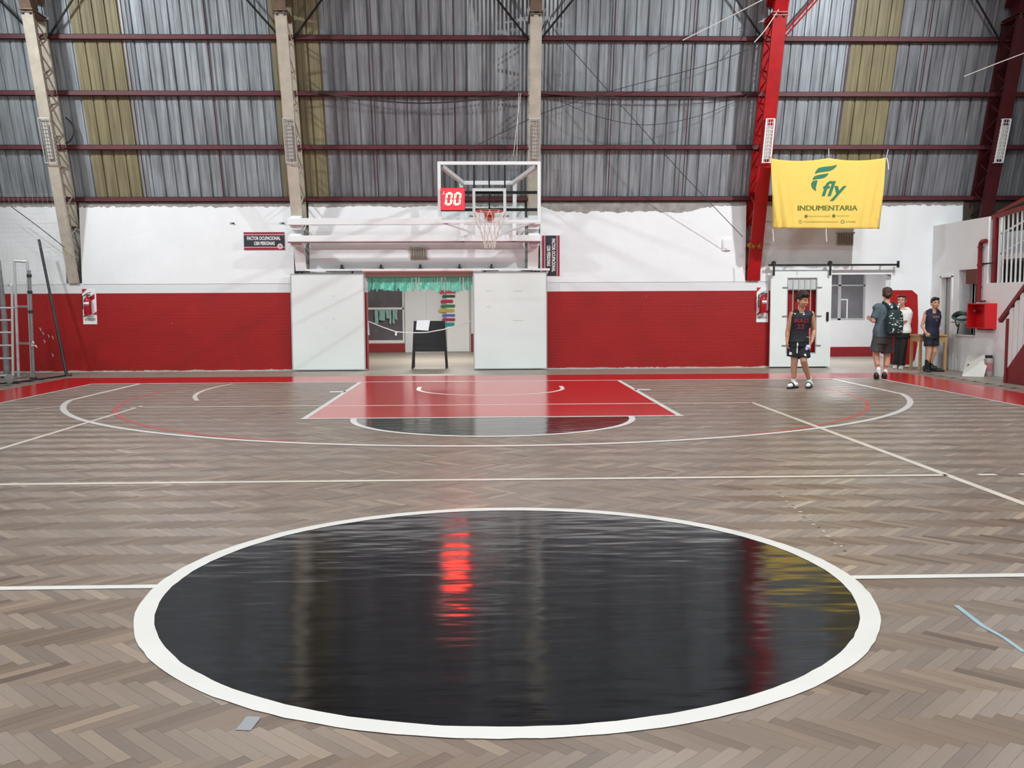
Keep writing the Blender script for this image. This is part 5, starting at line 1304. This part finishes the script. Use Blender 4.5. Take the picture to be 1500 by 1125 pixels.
def shoe(b, heel, toe, r=.042):
    heel, toe = Vector(heel), Vector(toe); d = (toe-heel).normalized()
    for k, (u, rr, hh) in enumerate(((0.05, .040, .070), (.3, .040, .066), (.6, .042, .036), (.85, .040, .028), (.95, .034, .024))):
        p = heel.lerp(toe, u); b.ellipsoid((p.x, p.y, hh*.95), (rr+.012, rr+.012, hh), 12, 8)
def lw(x0, k, base): 
    return lambda px, py, y=0.0: Vector(((px-base[0])/k, y, (base[1]-py)/k))

def place_person(label, X, Y): return thing('person', label, 'person', (X, Y, 0))
SKIN1 = skin_mat('skin_tan', (196, 146, 116)); SKIN2 = skin_mat('skin_fair', (206, 158, 132)); SKIN3 = skin_mat('skin_light', (202, 154, 124))
M_hair = mat('dark_hair', (40, 30, 24), .6, var=.3, vscale=40); M_hairb = mat('black_hair', (22, 18, 18), .5); M_hairbr = mat('brown_hair', (66, 44, 34), .55, var=.3, vscale=50)
M_sock = mat('white_sock', (232, 232, 230), .85, bump=.2, bscale=90); M_bsock = mat('black_sock', (28, 26, 26), .85)
M_jersey = mat('black_jersey', (20, 22, 30), .7, bump=.15, bscale=14); M_navy = mat('navy_jersey', (24, 28, 56), .7, bump=.15, bscale=14)
M_tee = mat('slate_tee', (78, 92, 100), .85, bump=.2, bscale=12); M_gshort = mat('charcoal_shorts', (74, 72, 72), .85, bump=.2, bscale=12)
M_wtee = mat('white_tee', (236, 238, 232), .85, bump=.2, bscale=10); M_trous = mat('black_trousers', (20, 19, 20), .8, bump=.15, bscale=10)
M_redtrim = mat('jersey_red', (158, 36, 56), .7)

def torso_rings(base, top, lean, H, rot, grow=0.0, z0=.47, z1=.815, sc=1.0):
    """base/top: pelvis and neck-base points; returns rings between fractions of H"""
    prof = [(.455, .070, .055), (.49, .092, .066), (.53, .096, .068), (.57, .088, .062), (.61, .082, .058), (.66, .088, .060), (.71, .097, .064), (.755, .104, .062), (.785, .100, .054), (.805, .075, .045), (.825, .045, .038)]
    out = []
    for (h, rx, ry) in prof:
        if h < z0-1e-6 or h > z1+1e-6: continue
        u = (h-.52)/(.82-.52); c = Vector(base).lerp(Vector(top), u); c.z = h*H
        out.append((c, rx*H*sc+grow, ry*H*sc+grow, rot))
    return out

# ---- boy in the black jersey, standing on the court
def boy_black():
    H = 1.60; X0, Y0 = P(1170, 568, 2, 0).x, 11.32
    t = place_person('boy in a black sleeveless basketball kit and slides, looking aside', X0, Y0)
    O = Vector((X0, Y0, 0)); k = 86.5
    def q(px, py, y=0.0): return O+Vector(((px-1170)/k, y, (568.5-py)/k))
    pel = q(1166.5, 500); nb = q(1169.5, 455); rot = -.12
    hipR, hipL = q(1161.5, 502), q(1172, 502)
    kneeR, ankR = q(1160.5, 529, -.02), q(1161, 557, .02); kneeL, ankL = q(1172, 527, -.10), q(1185.5, 556, .06)
    shR, shL = q(1156.5, 459), q(1185, 458.5); elR, wrR = q(1151, 484, .03), q(1149, 499, -.02); elL, wrL = q(1190.5, 483, .03), q(1184.5, 499, -.07)
    b = Body()
    b.stack(torso_rings(pel, nb, 0, H, rot))
    b.cap(nb-Vector((0, 0, .05)), nb+Vector((.0, -.02, .10)), .052, .046)
    for s, sh, el, wr in ((-1, shR, elR, wrR), (1, shL, elL, wrL)):
        b.cap(sh+Vector((-s*.02, 0, 0)), sh, .05, .05); b.cap(sh, el, .053, .040); b.cap(el, wr, .041, .026); b.cap(el.lerp(wr, .05), el.lerp(wr, .45), .041, .039)
    for hip, kn, an in ((hipR, kneeR, ankR), (hipL, kneeL, ankL)):
        b.cap(hip, kn, .084, .060); b.cap(kn, an, .058, .037); b.cap(kn.lerp(an, .12)+Vector((0, .018, 0)), kn.lerp(an, .5)+Vector((0, .015, 0)), .057, .052)
        b.cap(an, an-Vector((0, 0, .06)), .034, .03)
    hand(b, wrR, (-.08, -.15, -1), (.8, -.2, 0), (0, -1, 0), .55, .95)
    hand(b, wrL, (-.45, -.35, -.8), (-.7, .3, .2), (0, -1, .2), .75, .95)
    hc = q(1169.5, 438.5, -.03); hs = .258
    f, R_ = head(b, hc, hs, .62, .12)
    b.shell('body', SKIN1, t, .0065, 2)
    face(f, R_, hs, t)
    h = Body()
    for (p, r) in (((0, .06, .34), (.40, .44, .26)), ((0, -.2, .42), (.36, .28, .17)), ((0, .28, .1), (.33, .2, .3)), ((-.3, .02, .2), (.12, .26, .2)), ((.3, .02, .2), (.12, .26, .2)), ((0, -.33, .34), (.26, .13, .12)), ((0.05, 0, .52), (.34, .36, .14))):
        h.ellipsoid(f(*p), [v*hs for v in r], 12, 8, R_)
    h.shell('hair', M_hair, t, .010, 1, .012)
    j = Body(); rr = torso_rings(pel, nb, 0, H, rot, .018, .47, .805, 1.0)
    rr[0] = (rr[0][0], rr[0][1]+.012, rr[0][2]+.02, rot)
    j.stack(rr)
    for s, sh in ((-1, shR), (1, shL)): j.cap(nb+Vector((s*.07, .01, -.015)), sh+Vector((-s*.022, 0, -.006)), .052, .064); j.cap(sh+Vector((-s*.06, 0, -.03)), sh+Vector((-s*.05, 0, -.2)), .05, .05)
    jo = j.shell('jersey', M_jersey, t, .011, 3, .004)
    nk = MB(); nk.tube([nb+rz((.075*math.cos(a), .062*math.sin(a)-.02, -.005-.035*max(0, -math.sin(a))), rot) for a in [2*PI*i/24 for i in range(24)]], .012, 6, closed=True)
    nk.build('neck_band', M_jersey, t, smooth=True)
    s_ = Body(); s_.stack([(pel+Vector((0, 0, .09)), .155, .118, rot), (pel, .172, .130, rot), (pel-Vector((0, 0, .08)), .18, .135, rot)])
    s_.cap(hipR+Vector((-.005, 0, -.0)), q(1158.5, 522, -.01), .105, .112, flat_b=True); s_.cap(hipL+Vector((.005, 0, 0)), q(1173.5, 523.5, -.07), .105, .110, flat_b=True)
    so = s_.shell('shorts', M_jersey, t, .011, 2, .005)
    # prints
    text_on(jo, t, 'BULLS', .086, M_redtrim, q(1167.6, 468.5, -.4), .0012, sx=1.05); text_on(jo, t, '23', .105, M_redtrim, q(1166, 477.2, -.4), .0015, sx=1.15)
    def rp_(o, x0, x1, y0, y1, m, nm): on_surface(o, grid_patch(lambda u, v: q(x0+(x1-x0)*u, y0+(y1-y0)*v, -.4), 4, 6), t, nm, m)
    def pl_(o, pts, m, nm):
        b2 = MB(); w_ = [q(x, y, -.4) for x, y in pts]; b2.add(w_, [tuple(range(len(w_)))]); on_surface(o, b2, t, nm, m)
    pl_(jo, [(1157.5, 456.5), (1158.5, 458), (1162.3, 456), (1159, 458.8), (1157.8, 458.4)], M_text, 'tick_mark')
    pl_(jo, [(1168.8, 456.8), (1171, 457.8), (1173.8, 455.6), (1172, 459), (1170.4, 460), (1169.6, 459)], M_text, 'chest_badge')
    rp_(so, 1170, 1176.5, 492, 495, M_text, 'waist_tag')
    rp_(so, 1160.8, 1162.6, 499.5, 516, M_text, 'drawstring')
    pl_(so, [(1170.5, 518), (1172, 516.5), (1173.5, 517.5), (1173.2, 519.2), (1175, 520), (1172, 520.2)], M_text, 'shorts_badge')
    pl_(so, [(1151.5, 514), (1154, 515), (1154.2, 518), (1151, 518.6)], M_text, 'shorts_badge')
    # socks and slides
    for an, heel, toe, d in ((ankR, q(1166.5, 566, .05), q(1149.5, 569, -.12), 0), (ankL, q(1190, 561, .12), q(1178.5, 569.3, -.10), 1)):
        heel = Vector((heel.x, heel.y, .035)); toe = Vector((toe.x, toe.y, .03))
        sk = Body(); sk.cap(an+Vector((0, 0, .035)), an-Vector((0, 0, .05)), .042, .042); sk.cap(Vector((an.x, an.y, .085)), heel.lerp(toe, .12)+Vector((0, 0, .03)), .044, .044)
        sk.cap(heel.lerp(toe, .1)+Vector((0, 0, .03)), heel.lerp(toe, .9)+Vector((0, 0, .018)), .044, .036)
        sk.shell('sock', M_sock, t, .009, 2)
        sl = Body(); dd = (toe-heel).normalized(); pr = Vector((-dd.y, dd.x, 0))
        outl = [heel-dd*.02+pr*.03, heel-dd*.035, heel-dd*.02-pr*.03, heel.lerp(toe, .4)-pr*.038, heel.lerp(toe, .8)-pr*.045, toe+dd*.01-pr*.03, toe+dd*.025, toe+dd*.01+pr*.03, heel.lerp(toe, .8)+pr*.045, heel.lerp(toe, .4)+pr*.038]
        MB().poly([Vector((p.x, p.y, 0.0)) for p in outl], (0, 0, 1), .026).build('slide_sole', M_black, t, bevel=.004)
        sp_ = heel.lerp(toe, .62)
        MB().tube([Vector((sp_.x, sp_.y, .02))+pr*.052*math.cos(a)+Vector((0, 0, .075*math.sin(a))) for a in [PI*i/10 for i in range(11)]], .016, 6).build('slide_strap', mat('slide_green', (40, 86, 78), .5) if d else M_black, t, smooth=True)
    # crumpled pale thing in the hand
    hd = q(1177, 508, -.14)
    c = Body()
    for i in range(7): c.ellipsoid(hd+Vector((random.uniform(-.03, .03), random.uniform(-.02, .02), random.uniform(-.035, .03))), (.026, .022, .028), 8, 6)
    o = c.shell('hand_cloth', mat('pale_lilac', (196, 192, 226), .7), None, .008, 1, .006); tag(o, 'crumpled pale lilac cloth held by the boy in black', 'cloth')
boy_black()

# ---- young man with a backpack, seen from behind
def man_pack():
    H = 1.76; X0, Y0 = P(1290, 555, 2, 0).x, 13.14
    t = place_person('young man in slate tee and charcoal shorts, seen from behind, wearing a backpack', X0, Y0)
    O = Vector((X0, Y0, 0)); k = 77.9
    def q(px, py, y=0.0): return O+Vector(((px-1290)/k, y, (555.5-py)/k))
    rot = .35; pel = q(1291, 487); nb = q(1297.5, 444, .03)
    hipR, hipL = q(1297, 488, .03), q(1285, 488, -.03)       # R is image right
    kn1, an1 = q(1283.5, 520, .05), q(1285.5, 547, -.03); kn2, an2 = q(1301, 521, .08), q(1298.5, 550, .05)
    shA, shB = q(1281, 450, .0), q(1314, 451, .1); elA, wrA = q(1276.5, 469, -.02), q(1279, 467, .24); elB, wrB = q(1316, 472, .16), q(1308, 470, .38)
    b = Body(); b.stack(torso_rings(pel, nb, 0, H, rot))
    b.cap(nb-Vector((0, 0, .05)), nb+Vector((.0, .02, .12)), .060, .055)
    for sh, el, wr in ((shA, elA, wrA), (shB, elB, wrB)):
        b.cap(sh, el, .052, .042); b.cap(el, wr, .043, .028); b.cap(el.lerp(wr, .05), el.lerp(wr, .5), .042, .038)
        hand(b, wr, (wr-el), (0, 0, 1), (1 if el is elA else -1, 0, .3), .6)
    for hip, kn, an in ((hipL, kn1, an1), (hipR, kn2, an2)):
        b.cap(hip, kn, .088, .060); b.cap(kn, an, .058, .036); b.cap(kn.lerp(an, .14)+Vector((0, -.022, 0)), kn.lerp(an, .48)+Vector((0, -.022, 0)), .054, .052); b.cap(an, an-Vector((0, 0, .05)), .036, .034)
    hc = q(1298.2, 430, .05); hs = .24
    f, R_ = head(b, hc, hs, PI-.25, .1)
    b.shell('body', SKIN2, t, .0068, 2); face(f, R_, hs, t)
    h = Body()
    for (p, r) in (((0, .06, .24), (.385, .44, .36)), ((0, .24, .0), (.32, .25, .34)), ((0, .22, -.2), (.22, .2, .16)), ((0, -.2, .42), (.33, .25, .18)), ((.26, .12, .05), (.12, .24, .25)), ((-.26, .12, .05), (.12, .24, .25))):
        h.ellipsoid(f(*p), [v*hs for v in r], 12, 8, R_)
    h.shell('hair', M_hairbr, t, .010, 1, .010)
    s_ = Body(); rr = torso_rings(pel, nb, 0, H, rot, .022, .455, .805, 1.0); rr = [(c, max(rx, .16) if c.z < 1.35 else rx, ry, r_) for c, rx, ry, r_ in rr]
    s_.stack(rr)
    s_.stack([(q(1292, 493.5), .205, .155, rot), (q(1292, 486), .19, .145, rot), (q(1293, 474), .17, .13, rot)])
    for sh, el in ((shA, elA), (shB, elB)): s_.cap(sh+(nb-sh)*.2, sh.lerp(el, .82), .078, .074, flat_b=True); s_.cap(nb-Vector((0, 0, .03)), sh, .062, .076)
    so = s_.shell('tee_shirt', M_tee, t, .012, 3, .006)
    g = Body(); g.stack([(q(1291, 489), .175, .135, rot), (q(1291, 497), .185, .145, rot), (q(1291, 503), .185, .14, rot)])
    g.cap(hipL+Vector((0, 0, 0)), q(1283, 514.5, .02), .105, .125, flat_b=True); g.cap(hipR, q(1300.5, 517, .06), .105, .120, flat_b=True)
    g.shell('shorts', M_gshort, t, .012, 2, .006)
    for an, heel, toe in ((an1, q(1280.5, 555, -.09), q(1290, 552, .17)), (an2, q(1295, 555, -.03), q(1302, 552, .22))):
        heel.z = toe.z = .04
        sk = Body(); sk.cap(an+Vector((0, 0, .075)), an-Vector((0, 0, .02)), .046, .042); sk.cap(an-Vector((0, 0, .02)), heel.lerp(toe, .3)+Vector((0, 0, .05)), .040, .034); sk.shell('sock', M_sock, t, .009, 2)
        sh_ = Body(); shoe(sh_, heel, toe); sh_.shell('shoe', mat('dark_brown_shoe', (40, 30, 30), .5), t, .008, 2)
        MB().bar(heel+Vector((0, 0, -.03)), toe+Vector((0, 0, -.03)), .085, .018).build('shoe_sole', M_black, t)
    # backpack
    X1 = q(1301, 472); by = Y0-.235
    bp = thing('backpack', 'dark green backpack with white splashes on the back of the man in slate', 'backpack', (X1.x, by, q(0, 489.5).z))
    M_pack = mat('dark_green_fabric', (20, 42, 44), .75, bump=.3, bscale=20)
    B = Body(); zc = [q(0, y).z for y in (490, 486, 474, 462, 455.5, 452.5)]; pr = [(.135, .07), (.165, .095), (.172, .105), (.165, .09), (.14, .07), (.09, .04)]
    B.stack([(Vector((X1.x, by, z)), a_, b_, .2) for z, (a_, b_) in zip(zc, pr)])
    bo = B.shell('bag', M_pack, bp, .011, 3)
    B = Body(); B.stack([(Vector((X1.x+.01, by-.07, z)), a_, b_, .2) for z, (a_, b_) in zip([q(0, y).z for y in (489, 485, 475, 469, 466)], [(.11, .035), (.13, .06), (.132, .065), (.12, .05), (.09, .03)])])
    po = B.shell('front_pocket', M_pack, bp, .011, 3)
    for (pts) in (((1290.5, 441.5, .0), (1293, 445, -.11), (1296.5, 451, -.17), (1297, 457, -.2)), ((1309, 442.5, .08), (1307, 446, -.06), (1305.5, 451, -.15), (1305, 457, -.2))):
        MB().tube([q(*p) for p in pts], .026, 8).build('shoulder_strap', M_pack, bp, smooth=True)
    MB().tube([q(1297, 452.5, -.22), q(1298, 448, -.22), q(1303, 448, -.22), q(1304.5, 452.5, -.22)], .011, 6).build('carry_loop', M_black, bp, smooth=True)
    for (x, y) in ((1293, 444.5), (1296.2, 448.8), (1306.8, 444.6), (1305.6, 448)):
        MB().poly([q(x+a, y+c, -.235) for a, c in ((-1.6, 0), (0, -1.7), (1.6, 0), (0, 1.7))], (0, -1, 0), .004).build('strap_patch', M_text, bp)
    rs = random.Random(9)
    for i in range(46):
        px, py = rs.uniform(1290.5, 1312), rs.uniform(457.5, 487)
        b2 = MB(); n_ = rs.randint(4, 6); L_ = rs.uniform(.5, 1.8)
        b2.add([q(px+L_*math.cos(2*PI*a/n_)*rs.uniform(.5, 1.3), py+.6*L_*math.sin(2*PI*a/n_)*rs.uniform(.5, 1.2), -1.0) for a in range(n_)], [tuple(range(n_))])
        on_surface(po if (1293 < px < 1310 and py > 467) else bo, b2, bp, 'white_splash', mat('splash_white', (206, 216, 214), .7), 1, .008)
man_pack()

# ---- woman in the white shirt
def woman():
    H = 1.60; Y0 = 15.78; O = P(1317, 541, 1, Y0); O.z = 0; k = 1413/20.85
    t = place_person('woman in a white tee and black trousers standing beside the red wall panel', O.x, Y0)
    def q(px, py, y=0.0): return O+Vector(((px-1317)/k, y, (541.5-py)/k))
    rot = -.75; pel = q(1319.5, 487); nb = q(1320, 451)
    b = Body(); b.stack(torso_rings(pel, nb, 0, H, rot, 0, .47, .825, 1.05))
    b.cap(nb-Vector((0, 0, .05)), nb+Vector((-.04, -.03, .10)), .05, .046)
    shL, elL, wrL = q(1327.5, 456, -.02), q(1328.5, 469, -.05), q(1317, 471, -.20); shR, elR, wrR = q(1314, 455, .12), q(1309, 469, .08), q(1309, 464, -.1)
    for sh, el, wr in ((shL, elL, wrL), (shR, elR, wrR)):
        b.cap(sh, el, .05, .042); b.cap(el, wr, .042, .027); hand(b, wr, wr-el, (-.2, 0, .8), (0, -.4, 1), .6, .92)
    an1, an2 = q(1314, 536, .06), q(1318, 536.5, -.08)
    for an, hx in ((an1, q(1316, 490, .03)), (an2, q(1322, 490, -.03))):
        b.cap(hx, an, .075, .035); b.cap(an, an-Vector((0, 0, .05)), .034, .03)
    hc = q(1316.5, 440.5, -.05); hs = .235
    f, R_ = head(b, hc, hs, -.62, 0)
    b.shell('body', SKIN2, t, .0068, 2); face(f, R_, hs, t)
    h = Body()
    for (p, r) in (((0, .12, .22), (.375, .40, .32)), ((0, .30, .02), (.30, .2, .3)), ((.28, .08, .02), (.1, .22, .26)), ((-.28, .08, .02), (.1, .22, .26)), ((.12, -.16, .42), (.26, .26, .12)), ((-.15, -.14, .42), (.24, .26, .12)), ((0, .52, .1), (.15, .15, .16)), ((0, .5, -.25), (.1, .1, .25))):
        h.ellipsoid(f(*p), [v*hs for v in r], 12, 8, R_)
    h.shell('hair', M_hairbr, t, .010, 1, .006)
    s_ = Body(); s_.stack(torso_rings(pel, nb, 0, H, rot, .028, .49, .81, 1.08)); 
    for sh, el in ((shL, elL), (shR, elR)): s_.cap(sh+(nb-sh)*.2, sh.lerp(el, .78), .074, .076, flat_b=True); s_.cap(nb-Vector((0, 0, .03)), sh, .055, .07)
    s_.shell('tee_shirt', M_wtee, t, .012, 3, .006)
    g = Body(); g.stack([(pel+Vector((0, 0, .03)), .165, .125, rot), (pel-Vector((0, 0, .06)), .175, .135, rot), (pel-Vector((0, 0, .13)), .17, .13, rot)])
    g.cap(q(1317, 492, .04), q(1314, 535.5, .06), .10, .075, flat_b=True); g.cap(q(1321.5, 492, -.03), q(1318, 536.5, -.08), .10, .075, flat_b=True)
    g.shell('trousers', M_trous, t, .012, 2, .006)
    for an, toe in ((an1, q(1309, 540, -.04)), (an2, q(1312.5, 541, -.22))):
        heel = an+Vector((.03, .03, 0)); heel.z = toe.z = .04; sh_ = Body(); shoe(sh_, heel, toe, .04); sh_.shell('shoe', mat('pale_shoe', (186, 176, 166), .6), t, .009, 2)
        MB().bar(heel+Vector((0, 0, -.032)), toe+Vector((0, 0, -.032)), .08, .016).build('shoe_sole', M_text, t)
woman()

# ---- boy in navy leaning by the desk
def boy_navy():
    H = 1.52; Y0 = 14.92; O = P(1362, 546, 1, Y0); O.z = 0; k = 1413/20.0
    t = place_person('boy in a navy sleeveless kit and black socks standing by the wooden desk', O.x, Y0)
    def q(px, py, y=0.0): return O+Vector(((px-1362)/k, y, (546-py)/k))
    rot = .18; pel = q(1362.5, 492); nb = q(1365, 455)
    hipR, hipL = q(1359, 493), q(1366.5, 493, .02); knR, anR = q(1358.5, 516, -.05), q(1355.5, 538, -.05); knL, anL = q(1367, 516, -.02), q(1364.5, 536, .05)
    shR, shL = q(1353.5, 459), q(1374, 459, .03); elR, wrR = q(1348.8, 478, .02), q(1351.5, 488, -.08); elL, wrL = q(1378, 476, .12), q(1377.5, 487, .22)
    b = Body(); b.stack(torso_rings(pel, nb, 0, H, rot))
    b.cap(nb-Vector((0, 0, .05)), nb+Vector((.01, -.02, .10)), .048, .044)
    for s, sh, el, wr in ((-1, shR, elR, wrR), (1, shL, elL, wrL)):
        b.cap(sh-Vector((s*.02, 0, 0)), sh, .046, .046); b.cap(sh, el, .044, .034); b.cap(el, wr, .035, .023)
    hand(b, wrR, (.45, -.25, -.8), (.5, .6, .2), (0, -1, .3), .4, .95); hand(b, wrL, (.2, .2, -.9), (-.5, .5, 0), (0, -1, 0), .5, .95)
    for hip, kn, an in ((hipR, knR, anR), (hipL, knL, anL)):
        b.cap(hip, kn, .075, .052); b.cap(kn, an, .05, .033); b.cap(kn.lerp(an, .12)+Vector((0, .018, 0)), kn.lerp(an, .5)+Vector((0, .015, 0)), .047, .043); b.cap(an, an-Vector((0, 0, .05)), .033, .03)
    hc = q(1366, 444.8, -.02); hs = .238
    f, R_ = head(b, hc, hs, -.05, 0); b.shell('body', SKIN3, t, .0065, 2); face(f, R_, hs, t)
    h = Body()
    for (p, r) in (((0, .08, .26), (.365, .42, .30)), ((0, .26, .04), (.32, .22, .32)), ((.3, .06, .14), (.08, .2, .2)), ((-.3, .06, .14), (.08, .2, .2)), ((0, -.2, .40), (.31, .22, .12))):
        h.ellipsoid(f(*p), [v*hs for v in r], 12, 8, R_)
    h.shell('hair', M_hairb, t, .010, 1, .006)
    j = Body(); j.stack(torso_rings(pel, nb, 0, H, rot, .018, .455, .805))
    for s, sh in ((-1, shR), (1, shL)): j.cap(nb+Vector((s*.065, .01, -.012)), sh+Vector((-s*.016, 0, -.006)), .05, .059); j.cap(sh+Vector((-s*.055, 0, -.03)), sh+Vector((-s*.05, 0, -.2)), .05, .05)
    jo = j.shell('jersey', M_navy, t, .011, 3, .004)
    on_surface(jo, grid_patch(lambda u, v: q(1360+11*u, 463+3.6*v, -.5), 6, 4), t, 'chest_print', mat('brown_print', (112, 88, 82), .7))
    on_surface(jo, MB().add([q(1364.5, 468, -.5), q(1367.5, 468, -.5), q(1366.3, 473, -.5)], [(0, 1, 2)]), t, 'chest_mark', mat('grey_print', (104, 98, 98), .7))
    s_ = Body(); s_.stack([(pel+Vector((0, 0, .05)), .15, .115, rot), (pel-Vector((0, 0, .03)), .165, .125, rot), (pel-Vector((0, 0, .08)), .165, .125, rot)])
    s_.cap(hipR, q(1358.3, 508, -.04), .10, .108, flat_b=True); s_.cap(hipL, q(1367, 508, -.01), .10, .105, flat_b=True); s_.shell('shorts', mat('navy_black_shorts', (18, 20, 34), .75, bump=.15, bscale=12), t, .011, 2, .005)
    for an, heel, toe in ((anR, q(1356, 545, .05), q(1354.5, 546, -.2)), (anL, q(1365, 545, .03), q(1379, 546, -.10))):
        heel.z = toe.z = .038; sk = Body(); sk.cap(an+Vector((0, 0, .11)), an-Vector((0, 0, .03)), .045, .043); sk.cap(an, heel.lerp(toe, .2)+Vector((0, 0, .03)), .043, .043); sk.shell('sock', M_bsock, t, .009, 2)
        sh_ = Body(); shoe(sh_, heel, toe); sh_.shell('shoe', mat('black_shoe', (26, 24, 24), .5), t, .009, 2)
        MB().bar(heel+Vector((0, 0, -.03)), toe+Vector((0, 0, -.03)), .082, .016).build('shoe_sole', M_dark, t)
boy_navy()
